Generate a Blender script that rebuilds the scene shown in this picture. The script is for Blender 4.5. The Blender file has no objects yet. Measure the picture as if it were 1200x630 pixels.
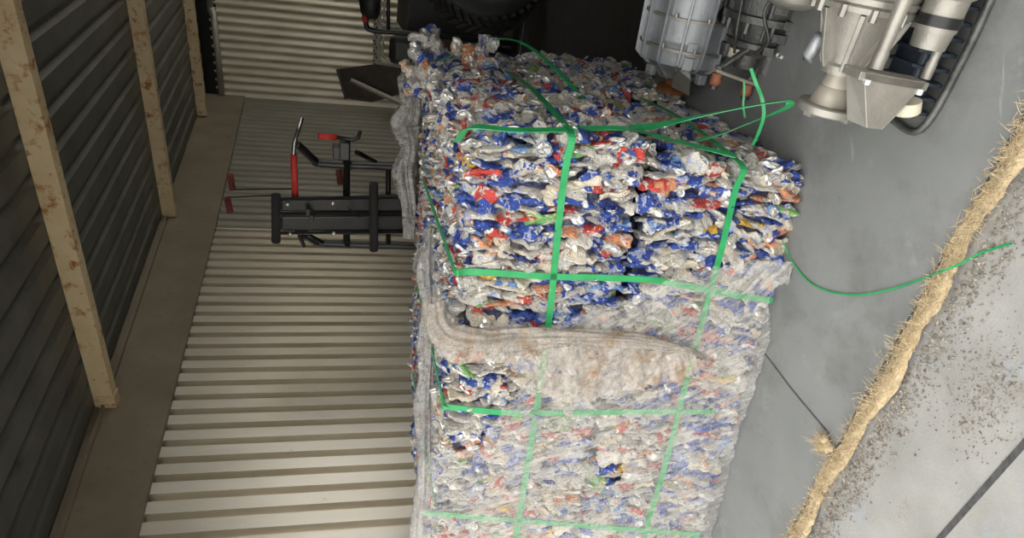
import bpy, math, random
import numpy as np
from mathutils import Vector, Matrix, Euler

random.seed(7)
RNG = np.random.default_rng(11)
scene = bpy.context.scene
COL = scene.collection
PI = math.pi

# ------------------------------------------------------------------ camera (the photograph was taken with the phone turned on its side)
F, CX, CY, H = 755.0, 600.0, 315.0, 1.55
CAM = np.array([0, 0, H])
def _cr(px, py): return np.array([(CY - py) / F, (CX - px) / F, 1.0])
_down = _cr(3900, 372); _up = -_down / np.linalg.norm(_down)
_fh = np.array([0, 0, 1.0]) - _up * _up[2]; _fh /= np.linalg.norm(_fh)
_rt = np.cross(_fh, _up)
if _rt[0] < 0: _rt = -_rt
M3 = np.array([_rt, _fh, _up])
def ray(px, py): return M3 @ _cr(px, py)
def lev(px, py, z=0.0):                      # point at height z
    d = ray(px, py); return CAM + d * ((z - H) / d[2])
def onp(px, py, p0, n):                      # point on a plane
    d = ray(px, py); return CAM + d * (((p0 - CAM) @ n) / (d @ n))

cam_d = bpy.data.cameras.new('camera'); cam = bpy.data.objects.new('camera', cam_d); COL.objects.link(cam)
cam_d.sensor_width = 36; cam_d.lens = F / 1200 * 36; cam_d.clip_start = 0.02
X = -(M3 @ np.array([0, 1, 0])); Y = M3 @ np.array([1, 0, 0]); Z = -(M3 @ np.array([0, 0, 1]))
cam.matrix_world = Matrix(((X[0], Y[0], Z[0], 0), (X[1], Y[1], Z[1], 0), (X[2], Y[2], Z[2], H), (0, 0, 0, 1)))
scene.camera = cam

# ------------------------------------------------------------------ room frame: s = depth into the shed, t = to the right, z = up
AZ = math.radians(32.06)
WD = np.array([math.sin(AZ), math.cos(AZ), 0]); WR = np.array([math.cos(AZ), -math.sin(AZ), 0]); UP = np.array([0, 0, 1.0])
def R(s, t, z): return WD * s + WR * t + UP * z
def ons(px, py, s): return onp(px, py, WD * s, WD)

# ------------------------------------------------------------------ materials
def nt(name):
    m = bpy.data.materials.new(name); m.use_nodes = True
    t = m.node_tree; return m, t, t.nodes['Principled BSDF'], t.nodes, t.links
def coords(N, L, scale=(1, 1, 1), rot=(0, 0, 0), kind='Object'):
    tc = N.new('ShaderNodeTexCoord'); mp = N.new('ShaderNodeMapping'); mp.inputs['Scale'].default_value = scale; mp.inputs['Rotation'].default_value = rot
    L.new(tc.outputs[kind], mp.inputs[0]); return mp.outputs[0]
def noise(N, L, vec, scale, detail=4, rough=.6, dist=0):
    n = N.new('ShaderNodeTexNoise'); n.inputs['Scale'].default_value = scale; n.inputs['Detail'].default_value = detail
    n.inputs['Roughness'].default_value = rough; n.inputs['Distortion'].default_value = dist; L.new(vec, n.inputs['Vector']); return n.outputs['Fac']
def ramp(N, L, fac, stops, interp='LINEAR'):
    r = N.new('ShaderNodeValToRGB'); r.color_ramp.interpolation = interp; e = r.color_ramp.elements
    while len(e) < len(stops): e.new(.5)
    for q, (p, c) in zip(e, stops):
        q.position = p; q.color = (*c, 1) if len(c) == 3 else c
    L.new(fac, r.inputs[0]); return r.outputs[0]
def mixc(N, L, fac, a, b, mode='MIX'):
    m = N.new('ShaderNodeMix'); m.data_type = 'RGBA'; m.blend_type = mode
    for k, v in ((0, fac), (6, a), (7, b)):
        if isinstance(v, (int, float)): m.inputs[k].default_value = v
        elif isinstance(v, tuple): m.inputs[k].default_value = (*v, 1)
        else: L.new(v, m.inputs[k])
    return m.outputs[2]
def bump(N, L, p, h, strength=.3, dist=.01):
    b = N.new('ShaderNodeBump'); b.inputs['Strength'].default_value = strength; b.inputs['Distance'].default_value = dist
    L.new(h, b.inputs['Height']); L.new(b.outputs[0], p.inputs['Normal'])
def mat(name, stops, scale=8, rough=.5, metal=0.0, bmp=0.0, bscale=40, stretch=(1, 1, 1), detail=5, spots=None, bdist=.01, spec=None):
    """noise-driven colour; spots = (colour, scale, low, high) lays blotches of another colour on top"""
    m, t, p, N, L = nt(name)
    v = coords(N, L, stretch)
    c = ramp(N, L, noise(N, L, v, scale, detail), stops)
    for sp in (spots or []):
        f = ramp(N, L, noise(N, L, coords(N, L, sp[4] if len(sp) > 4 else (1, 1, 1)), sp[1], 6, .7), [(sp[2], (0, 0, 0)), (sp[3], (1, 1, 1))])
        c = mixc(N, L, f, c, sp[0])
    L.new(c, p.inputs['Base Color']); p.inputs['Roughness'].default_value = rough; p.inputs['Metallic'].default_value = metal
    if spec is not None: p.inputs['Specular IOR Level'].default_value = spec
    if bmp: bump(N, L, p, noise(N, L, v, bscale, 6), bmp, bdist)
    return m
def g(v): return (v, v, v)

ST = {}
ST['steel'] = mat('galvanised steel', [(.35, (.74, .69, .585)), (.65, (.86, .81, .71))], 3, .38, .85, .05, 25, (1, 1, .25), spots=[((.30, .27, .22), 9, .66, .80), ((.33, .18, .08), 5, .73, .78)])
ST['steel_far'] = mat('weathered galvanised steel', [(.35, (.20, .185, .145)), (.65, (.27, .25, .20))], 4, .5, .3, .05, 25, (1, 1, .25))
ST['steel_back'] = mat('pale galvanised steel', [(.35, (.66, .595, .45)), (.65, (.82, .755, .61))], 3, .42, .5, .05, 25, (1, 1, .3), spots=[((.25, .2, .12), 7, .68, .8)])
ST['roof'] = mat('grey roof steel', [(.3, (.10, .10, .086)), (.7, (.16, .158, .135))], 5, .5, .3, .06, 30, (.6, .6, 1), spots=[((.42, .41, .36), 14, .70, .74, (.25, .7, 1)), ((.05, .07, .05), 3, .62, .75)])
ST['beam'] = mat('stained beam paint', [(.3, (.185, .145, .095)), (.7, (.26, .21, .145))], 2.5, .7, 0, .08, 60, spots=[((.11, .085, .06), 5, .58, .75), ((.26, .12, .05), 7, .70, .80)])
ST['purlin'] = mat('cream paint with rust', [(.3, (.60, .46, .255)), (.7, (.72, .58, .36))], 4, .55, 0, .06, 50, spots=[((.36, .14, .035), 11, .53, .66), ((.20, .08, .03), 22, .62, .7)])
ST['floor'] = mat('grey concrete floor', [(.3, (.175, .183, .18)), (.7, (.235, .243, .237))], 2.0, .55, 0, .06, 90, detail=9, spots=[((.125, .125, .118), 2.2, .48, .72), ((.30, .315, .315), 5, .60, .80), ((.085, .08, .07), 26, .66, .74), ((.30, .31, .31), 3, .66, .70, (.3, 4, 1))])
ST['apron'] = mat('rough concrete apron', [(.3, (.255, .25, .235)), (.7, (.345, .34, .325))], 5, .85, 0, .22, 120, detail=10, spots=[((.30, .335, .375), 3.2, .54, .66), ((.24, .20, .155), 14, .60, .70), ((.50, .55, .60), 11, .72, .745)])
ST['fibre'] = mat('tan fibre', [(.3, (.42, .31, .17)), (.7, (.62, .50, .32))], 40, .95, 0, .8, 150, spots=[((.20, .14, .08), 30, .58, .7)])
ST['dirt'] = mat('dirt grains', [(.35, (.10, .085, .065)), (.5, (.24, .21, .17)), (.7, (.42, .39, .34))], 60, .95)
ST['joint'] = mat('dark joint filler', [(.3, g(.04)), (.7, g(.09))], 60, .9)
ST['black'] = mat('black powder coat', [(.3, g(.008)), (.7, g(.014))], 20, .4, 0, .04, 90)
ST['vinyl'] = mat('black vinyl', [(.3, g(.010)), (.7, g(.020))], 12, .38, 0, .25, 30)
ST['foam'] = mat('black foam rubber', [(.3, g(.016)), (.7, g(.03))], 60, .85, 0, .3, 150)
ST['red'] = mat('red foam grip', [(.3, (.50, .025, .02)), (.7, (.62, .05, .035))], 40, .6, 0, .2, 200)
ST['rustred'] = mat('rusty red rubber', [(.3, (.16, .03, .022)), (.7, (.24, .055, .04))], 40, .7)
ST['chrome'] = mat('worn chrome', [(.3, g(.35)), (.7, g(.5))], 30, .25, .9)
ST['bolt'] = mat('bright bolt', [(.3, g(.6)), (.7, g(.75))], 30, .3, .6)
ST['alu'] = mat('cast aluminium', [(.3, (.26, .245, .215)), (.7, (.37, .355, .315))], 9, .42, .55, .15, 120, spots=[((.20, .175, .14), 11, .60, .76), ((.66, .69, .73), 8, .70, .77)])
ST['alu_blue'] = mat('cool cast aluminium', [(.3, (.30, .315, .33)), (.7, (.43, .45, .47))], 9, .45, .5, .15, 120, spots=[((.17, .165, .155), 9, .60, .78)])
ST['alu_dark'] = mat('oily cast iron', [(.3, (.055, .057, .055)), (.7, (.14, .14, .135))], 14, .4, .5, .4, 60, spots=[((.22, .18, .12), 12, .62, .75)])
ST['rust'] = mat('rusty steel', [(.3, (.14, .05, .018)), (.7, (.28, .11, .035))], 25, .6, .3, .2, 120)
ST['rubber_orange'] = mat('orange rubber', [(.3, (.28, .09, .05)), (.7, (.38, .14, .08))], 30, .6)
ST['tyre'] = mat('black tyre rubber', [(.3, g(.008)), (.7, g(.016))], 30, .6, 0, .2, 80)
ST['fins'] = mat('dark blue black casting', [(.3, (.016, .024, .036)), (.7, (.035, .046, .06))], 20, .4, .3, .15, 80)
ST['panel'] = mat('pale stamped metal', [(.3, (.50, .47, .38)), (.7, (.66, .62, .52))], 12, .5, .2, .1, 60, spots=[((.14, .12, .09), 14, .60, .72)])
ST['shovel'] = mat('dark brown sheet metal', [(.3, (.045, .036, .028)), (.7, (.075, .06, .045))], 10, .6, .2)
ST['handle'] = mat('grey metal handle', [(.3, (.36, .33, .27)), (.7, (.46, .42, .35))], 20, .5, .3)
ST['tarp'] = mat('black sheeting', [(.3, (.006, .006, .006)), (.7, (.012, .011, .010))], 8, .55, 0, .3, 20)
ST['mat'] = mat('dark brown layer', [(.3, (.020, .018, .015)), (.7, (.038, .034, .029))], 6, .8, 0, .1, 60)
ST['blocker'] = mat('dark light blocker', [(.3, g(.05)), (.7, g(.075))], 5, .8)
ST['blue_tub'] = mat('blue plastic', [(.3, (.02, .055, .13)), (.7, (.03, .07, .16))], 10, .5)
ST['pale_plastic'] = mat('cream plastic', [(.3, (.55, .50, .38)), (.7, (.65, .60, .46))], 10, .5)
ST['strap'] = mat('green polyester strap', [(.3, (.015, .24, .075)), (.7, (.035, .36, .12))], 12, .32, 0, .1, 90, spots=[((.30, .62, .42), 14, .70, .76)])

def can_material(name, base, second, third, a, b, rough=.33, metal=.55):
    """printed can metal: field colour, a second ink and a third ink laid as hard-edged shapes"""
    m, t, p, N, L = nt(name)
    v = N.new('ShaderNodeNewGeometry').outputs['Position']; n1 = noise(N, L, v, 23, 3, .55, .7); n2 = noise(N, L, v, 44, 2, .5, 1.0)
    f1 = ramp(N, L, n1, [(a, (0, 0, 0)), (a + .015, (1, 1, 1))]); f2 = ramp(N, L, n2, [(b, (0, 0, 0)), (b + .015, (1, 1, 1))])
    c = mixc(N, L, f2, mixc(N, L, f1, base, second), third)
    L.new(c, p.inputs['Base Color']); p.inputs['Roughness'].default_value = rough; p.inputs['Metallic'].default_value = metal
    bump(N, L, p, noise(N, L, v, 62, 4, .6, 1.6), .8, .018)
    return m
ALU = (.60, .57, .51); WHT = (.66, .625, .555); BLU = (.045, .095, .40); NVY = (.025, .04, .16); RED = (.56, .07, .055); ORG = (.68, .30, .16); PAL = (.42, .47, .66)
CANS = [
    can_material('blue can', BLU, PAL, WHT, .56, .62, .3, 0.41),
    can_material('bare can', ALU, (.62, .595, .54), PAL, .50, .66, .3, 0.59),
    can_material('white can', WHT, PAL, BLU, .60, .66, .3, 0.21),
    can_material('red can', RED, WHT, ALU, .56, .62, .3, 0.36),
    can_material('navy can', NVY, BLU, PAL, .50, .64, .3, 0.46),
    can_material('sky blue can', (.18, .31, .58), WHT, BLU, .54, .62, .3, 0.36),
    can_material('orange can', ORG, WHT, RED, .55, .64, .3, 0.26),
    can_material('cream can', (.70, .63, .50), ORG, ALU, .62, .62, .3, 0.21),
    can_material('green can', (.20, .44, .15), WHT, (.62, .55, .12), .54, .62, .3, 0.26),
    can_material('yellow can', (.70, .42, .06), BLU, WHT, .66, .66, .3, 0.26),
    can_material('silver blue can', ALU, BLU, WHT, .56, .62, .3, 0.56),
]
CAN_W = np.array([.18, .20, .17, .095, .05, .05, .05, .13, .024, .016, .10]); CAN_W /= CAN_W.sum()
END = mat('can end metal', [(.3, (.58, .57, .54)), (.7, (.72, .71, .68))], 30, .3, .75, .3, 80)
CORE = mat('packed can gaps', [(.3, g(.012)), (.45, (.03, .04, .12)), (.55, (.10, .10, .11)), (.7, (.20, .19, .18))], 30, .5, .4, .6, 50)

def film_material(name, lo, hi, col, stain, sx, sy, stain_lo=.62, stain_hi=.8):
    m, t, p, N, L = nt(name)
    v = coords(N, L, (sx, sy, 1), kind='UV'); v2 = coords(N, L, (1, 1, 1), kind='UV')
    streak = noise(N, L, v, 1.0, 6, .65, .4); blot = noise(N, L, v2, 4.0, 5, .6); st = noise(N, L, v2, 6.5, 7, .7)
    mm = N.new('ShaderNodeMath'); mm.operation = 'ADD'; L.new(streak, mm.inputs[0]); L.new(blot, mm.inputs[1])
    mh = N.new('ShaderNodeMath'); mh.operation = 'MULTIPLY'; mh.inputs[1].default_value = .5; L.new(mm.outputs[0], mh.inputs[0])
    fine = noise(N, L, v2, 38, 5, .75, 1.5)
    m2 = N.new('ShaderNodeMath'); m2.operation = 'MULTIPLY_ADD'; m2.inputs[1].default_value = .40; L.new(fine, m2.inputs[0])
    m3 = N.new('ShaderNodeMath'); m3.operation = 'MULTIPLY'; m3.inputs[1].default_value = .60; L.new(mh.outputs[0], m3.inputs[0]); L.new(m3.outputs[0], m2.inputs[2])
    f = ramp(N, L, m2.outputs[0], [(.43, g(lo)), (.60, g(hi))])
    sf = ramp(N, L, st, [(stain_lo, (0, 0, 0)), (stain_hi, (1, 1, 1))])
    L.new(mixc(N, L, sf, col, stain), p.inputs['Base Color'])
    p.inputs['Roughness'].default_value = .28; p.inputs['IOR'].default_value = 1.5
    bump(N, L, p, m2.outputs[0], .9, .03)
    L.new(f, p.inputs['Alpha'])
    return m
FILM = film_material('stretch film', .10, .50, (.84, .81, .765), (.66, .56, .44), 9, 60, .64, .85)
FILM_B = film_material('bunched stretch film', .30, .86, (.60, .545, .48), (.44, .25, .09), 6, 48, .50, .68)
FILM_G = film_material('grey stretch film', .22, .80, (.56, .54, .51), (.40, .32, .24), 16, 26)

# ------------------------------------------------------------------ mesh builder
ORIG = {}
class MB:
    def __init__(s): s.v = []; s.f = []; s.mi = []; s.uv = None
    def add(s, vs, fs, mi=0):
        b = len(s.v); s.v += [tuple(map(float, q)) for q in vs]; s.f += [tuple(b + i for i in f) for f in fs]; s.mi += [mi] * len(fs); return s
    def box(s, c, ax, ay, az, mi=0):          # centre and three half-axis vectors
        c, ax, ay, az = map(np.asarray, (c, ax, ay, az))
        vs = [c + i * ax + j * ay + k * az for i in (-1, 1) for j in (-1, 1) for k in (-1, 1)]
        return s.add(vs, [(0, 1, 3, 2), (4, 6, 7, 5), (0, 4, 5, 1), (2, 3, 7, 6), (0, 2, 6, 4), (1, 5, 7, 3)], mi)
    def tube(s, pts, r, n=10, cap=True, mi=0):
        pts = [np.asarray(p, float) for p in pts]; rs = r if hasattr(r, '__len__') else [r] * len(pts)
        vs = []; fs = []; a = None
        for i, p in enumerate(pts):
            d = pts[min(i + 1, len(pts) - 1)] - pts[max(i - 1, 0)]; d = d / np.linalg.norm(d)
            if a is None: a = np.cross(d, UP if abs(d[2]) < .9 else WR)
            a = a - d * (a @ d); a /= np.linalg.norm(a); b = np.cross(d, a)
            vs += [p + rs[i] * (math.cos(2 * PI * k / n) * a + math.sin(2 * PI * k / n) * b) for k in range(n)]
        for i in range(len(pts) - 1):
            for k in range(n): fs.append((i * n + k, i * n + (k + 1) % n, (i + 1) * n + (k + 1) % n, (i + 1) * n + k))
        if cap: fs.append(tuple(range(n))[::-1]); fs.append(tuple((len(pts) - 1) * n + k for k in range(n)))
        return s.add(vs, fs, mi)
    def lathe(s, o, d, prof, n=32, mi=0, cap=True):  # prof: (distance along d, radius)
        o = np.asarray(o, float); d = np.asarray(d, float); d = d / np.linalg.norm(d)
        a = np.cross(d, UP if abs(d[2]) < .9 else WD); a /= np.linalg.norm(a); b = np.cross(d, a)
        vs = []; fs = []
        for (q, r) in prof: vs += [o + d * q + max(r, 1e-4) * (math.cos(2 * PI * k / n) * a + math.sin(2 * PI * k / n) * b) for k in range(n)]
        for i in range(len(prof) - 1):
            for k in range(n): fs.append((i * n + k, (i + 1) * n + k, (i + 1) * n + (k + 1) % n, i * n + (k + 1) % n))
        if cap: fs.append(tuple(range(n))); fs.append(tuple((len(prof) - 1) * n + k for k in range(n))[::-1])
        return s.add(vs, fs, mi)
    def prism(s, poly, n):                       # closed polygon of points pushed along vector n
        k = len(poly); vs = list(poly) + [np.asarray(p) + n for p in poly]
        fs = [tuple(range(k)), tuple(range(2 * k - 1, k - 1, -1))] + [(i, k + i, k + (i + 1) % k, (i + 1) % k) for i in range(k)]
        return s.add(vs, fs)
    def ribbon(s, pts, nrm, w, th=.0015):        # flat strap: pts centre line, nrm one normal per point
        pts = [np.asarray(p, float) for p in pts]; vs = []; fs = []
        for i, p in enumerate(pts):
            d = pts[min(i + 1, len(pts) - 1)] - pts[max(i - 1, 0)]; d /= max(np.linalg.norm(d), 1e-6)
            nn = np.asarray(nrm[i] if hasattr(nrm[0], '__len__') else nrm, float); sd = np.cross(d, nn); sd /= np.linalg.norm(sd); nn = np.cross(sd, d)
            vs += [p - sd * w / 2 - nn * th, p + sd * w / 2 - nn * th, p + sd * w / 2 + nn * th, p - sd * w / 2 + nn * th]
        for i in range(len(pts) - 1):
            for k in range(4): fs.append((i * 4 + k, i * 4 + (k + 1) % 4, i * 4 + 4 + (k + 1) % 4, i * 4 + 4 + k))
        fs += [(3, 2, 1, 0), tuple((len(pts) - 1) * 4 + k for k in range(4))]
        return s.add(vs, fs)
    def build(s, name, mats, parent=None, origin=None, smooth=False, bevel=0, auto=None):
        me = bpy.data.meshes.new(name); v = np.array(s.v)
        if parent is not None: o0 = ORIG[parent.name]
        else: o0 = np.array(origin if origin is not None else (0, 0, 0), float)
        me.from_pydata((v - o0).tolist(), [], s.f)
        for m in (mats if isinstance(mats, (list, tuple)) else [mats]): me.materials.append(m)
        me.polygons.foreach_set('material_index', s.mi)
        if s.uv is not None:
            l = me.uv_layers.new(name='UVMap'); idx = np.zeros(len(me.loops), dtype=np.int32); me.loops.foreach_get('vertex_index', idx)
            l.data.foreach_set('uv', np.array(s.uv)[idx].ravel())
        me.validate(); me.update()
        if smooth: me.polygons.foreach_set('use_smooth', [True] * len(me.polygons))
        if auto: me.polygons.foreach_set('use_smooth', [True] * len(me.polygons)); me.set_sharp_from_angle(angle=math.radians(auto))
        o = bpy.data.objects.new(name, me); COL.objects.link(o)
        if parent is not None: o.parent = parent
        else: o.location = o0
        ORIG[o.name] = o0
        if bevel:
            b = o.modifiers.new('bevel', 'BEVEL'); b.width = bevel; b.segments = 2; b.limit_method = 'ANGLE'
        return o
def tag(o, label, cat, group=None):
    o['label'] = label; o['category'] = cat
    if group: o['group'] = group
    return o
def thing(name, label, cat, loc, group=None):
    o = bpy.data.objects.new(name, None); COL.objects.link(o); o.location = tuple(map(float, loc)); o.empty_display_size = .1
    ORIG[o.name] = np.array(loc, float); return tag(o, label, cat, group)
def struct(o): o['kind'] = 'structure'; return o
def spline(pts, n=8):
    """Catmull-Rom through the points"""
    P = [np.asarray(p, float) for p in pts]; P = [2 * P[0] - P[1]] + P + [2 * P[-1] - P[-2]]; out = []
    for i in range(1, len(P) - 2):
        for k in range(n):
            u = k / n; a, b, c, d = P[i - 1:i + 3]
            out.append(.5 * (2 * b + (c - a) * u + (2 * a - 5 * b + 4 * c - d) * u * u + (3 * b - a - 3 * c + d) * u ** 3))
    out.append(P[-2]); return out

# ------------------------------------------------------------------ the shed
S0, S1, TL, TR = 1.27, 11.4, -3.8, 5.2
OPEN = (5.4, 11.2)  # unseen opening in the right wall, added to brighten the left wall
def zlow(s): return 2.685 + .0735 * s + (.055 if s > 6.9 else 0)
def zup(s): return 3.055 + .0965 * s
b = MB(); b.box(R((S0 + S1) / 2 + .1, (TL + TR) / 2, -.06), WD * ((S1 - S0) / 2 + .1), WR * ((TR - TL) / 2 + .2), UP * .06); struct(b.build('floor', ST['floor']))
b = MB(); b.box(R(S0 - 4.0, 0, -.085), WD * 3.995, WR * 9, UP * .06); struct(b.build('ground', ST['apron']))

def ribs(s0, s1, prof, pitch):
    out = []; k = 0; s = s0
    while s < s1:
        for (ds, dp) in prof:
            if s + ds * pitch <= s1: out.append((s + ds * pitch, dp))
        s += pitch
    return out
def wall_panel(pts, zt):
    m = MB(); vs = []
    for (s, d) in pts: vs += [R(s, TL - d, 0), R(s, TL - d, zt(s) + .06)]
    m.add(vs, [(2 * i, 2 * i + 1, 2 * i + 3, 2 * i + 2) for i in range(len(pts) - 1)]); return m
# near panels: wide flats standing proud of narrow recesses; d = distance behind the flat face
trap = [(0, 0), (.60, 0), (.62, .07), (.98, .07)]
struct(wall_panel(ribs(S0, 6.90, trap, .1585), zlow).build('wall_left', ST['steel']))
wave = [(k / 8, .018 - .014 * math.cos(2 * PI * k / 8)) for k in range(8)]
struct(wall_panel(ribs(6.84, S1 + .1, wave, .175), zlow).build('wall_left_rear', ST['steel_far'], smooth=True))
# back wall, right wall, wall over the door
m = MB(); vs = []; pts = []; t = TL - .135
while t < TR + .2:
    for k in range(8): pts.append((t + .135 * k / 8, .018 - .016 * math.cos(2 * PI * k / 8)))
    t += .135
for (t, d) in pts: vs += [R(S1 + d, t, 0), R(S1 + d, t, 4.02)]
m.add(vs, [(2 * i, 2 * i + 1, 2 * i + 3, 2 * i + 2) for i in range(len(pts) - 1)]); struct(m.build('wall_back', ST['steel_back'], smooth=True))
m = MB()
for sa, sb, za, zb in ((S0, OPEN[0], 0, 4.3), (OPEN[1], S1, 0, 4.3), (OPEN[0], OPEN[1], 3.2, 4.3)):       # right wall round the added unseen opening
    vs = []
    for (s, d) in ribs(sa, sb, trap, .1585): vs += [R(s, TR + d, za), R(s, TR + d, zb)]
    m.add(vs, [(2 * i, 2 * i + 1, 2 * i + 3, 2 * i + 2) for i in range(len(vs) // 2 - 1)])
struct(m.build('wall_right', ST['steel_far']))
DOOR_R = .30; DOOR_Z = 2.85
m = MB(); m.box(R(S0 - .03, (TL + TR) / 2, (DOOR_Z + 3.35) / 2), WD * .03, WR * ((TR - TL) / 2 + .3), UP * ((3.35 - DOOR_Z) / 2))
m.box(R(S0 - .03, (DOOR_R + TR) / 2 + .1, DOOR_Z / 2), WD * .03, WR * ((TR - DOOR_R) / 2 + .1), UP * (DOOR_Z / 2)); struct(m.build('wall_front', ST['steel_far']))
m = MB(); m.box(R((S0 + 4.9) / 2, .60, 1.75), WD * (4.9 - S0) / 2, WR * .03, UP * 1.75); struct(m.build('light_block_wall', ST['blocker']))  # unseen partition added to keep daylight off the bale side and rear floor
# sloping fascia along the top of the left wall, stepping up past the second bay
m = MB()
for (sa, sb, back) in ((S0, 6.88, 0), (6.88, S1, -.02)):
    poly = [R(sa, TL + .045 + back, zlow(sa + .01)), R(sb, TL + .045 + back, zlow(sb - .03)), R(sb, TL + .045 + back, zup(sb) + .05), R(sa, TL + .045 + back, zup(sa) + .05)]
    m.prism(poly, WR * -.12)
m.box(R((S0 + 6.88) / 2, TL + .05, (zup(S0) + zup(6.88)) / 2 - .015), WD * ((6.88 - S0) / 2) + UP * ((zup(6.88) - zup(S0)) / 2), WR * .03, UP * .012)
struct(m.build('trim_1', ST['beam']))
# roof sheeting: ribs run into the depth of the shed
m = MB(); vs = []; pts = []; t = TL - .1
rp = [(0, 0), (.30, 0), (.42, .035), (.58, .035), (.70, 0)]
while t < TR + .3:
    for (a, d) in rp: pts.append((t + a * .235, d))
    t += .235
for (t, d) in pts: vs += [R(S0 - .06, t, zup(S0) + .045 + d), R(S1 + .1, t, zup(S1) + .045 + d)]
m.add(vs, [(2 * i, 2 * i + 1, 2 * i + 3, 2 * i + 2) for i in range(len(pts) - 1)]); struct(m.build('ceiling', ST['roof']))
# purlins: channel sections from wall to wall with a bolted cleat at the wall end
for sp, w in ((4.0, .042), (7.03, .042), (10.3, .045)):
    m = MB(); zc = zup(sp) - .035
    m.box(R(sp, (TL + TR) / 2 + .03, zc - .055), WD * w, WR * ((TR - TL) / 2 - .02), UP * .005)
    m.box(R(sp - w + .004, (TL + TR) / 2 + .03, zc + .01), WD * .004, WR * ((TR - TL) / 2 - .02), UP * .065)
    m.box(R(sp + w - .004, (TL + TR) / 2 + .03, zc - .045), WD * .004, WR * ((TR - TL) / 2 - .02), UP * .014)
    o = struct(m.build('roof_purlin', ST['purlin'], bevel=.003))
    c = MB(); c.box(R(sp, TL + .10, zc - .063), WD * (w + .006), WR * .055, UP * .004); c.box(R(sp - w - .004, TL + .10, zc - .01), WD * .004, WR * .055, UP * .06)
    for q in (-.02, .02): c.lathe(R(sp - w - .008, TL + .09 + q, zc), -WD, [(0, .011), (.01, .011)], 6)
    c.build('cleat', ST['purlin'], o)
# girt pipe along the head of the back wall, in two lengths, and the dark closure above
m = MB(); m.tube([R(S1 - .06, TL + .03, 3.93), R(S1 - .06, -2.42, 3.93)], .048, 12); m.tube([R(S1 - .05, -2.46, 3.97), R(S1 - .05, TR, 3.97)], .048, 12); m.tube([R(S1 - .055, -2.50, 3.94), R(S1 - .055, -2.38, 3.95)], .055, 12)
struct(m.build('trim_2', ST['handle'], smooth=True))
m = MB(); m.box(R(S1 + .06, (TL + TR) / 2, 4.20), WD * .05, WR * ((TR - TL) / 2 + .2), UP * .30); struct(m.build('trim_3', ST['black']))

m = MB(); m.box(R(6.88, TL - .03, 1.6), WD * .03, WR * .022, UP * 1.6); m.box(R(S1 + .04, TL - .03, 1.9), WD * .06, WR * .03, UP * 1.9); struct(m.build('trim_6', ST['steel_far']))
# ground details
m = MB(); p = [lev(885, 400, 0), lev(905, 425, 0), lev(930, 458, 0), lev(972, 508, 0)]
m.ribbon([q + UP * .0012 for q in spline(p, 5)], UP, .006, .001); struct(m.build('trim_4', ST['joint']))
m = MB(); p0, p1 = lev(1200, 520, -.025), lev(1080, 655, -.025); d = p1 - p0
m.ribbon([p0 - d * .5 + UP * .0012, p1 + d + UP * .0012], UP, .016, .001); struct(m.build('trim_5', ST['joint']))

# ------------------------------------------------------------------ baled cans
K = np.array([.342, 2.033, 0.0])
def hd(a): a = math.radians(a); return np.array([math.sin(a), math.cos(a), 0])
E1, E2 = hd(-66.5), hd(27.0)                       # along the front (leftwards) and along the side (into the shed)
NF = np.array([E1[1], -E1[0], 0]) * 1.0            # outward normal of the front
if NF @ E2 > 0: NF = -NF
NS = np.array([E2[1], -E2[0], 0])                  # outward normal of the side
if NS @ E1 > 0: NS = -NS
def Bp(u, v, z): return K + E1 * u + E2 * v + UP * z
def onfront(px, py, off=0.0): return onp(px, py, K + NF * off, NF)
def onside(px, py, off=0.0): return onp(px, py, K + NS * off, NS)
def uz(P):                                          # front-plane coordinates of a point
    d = np.asarray(P) - K; return d @ E1, d[2]

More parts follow.
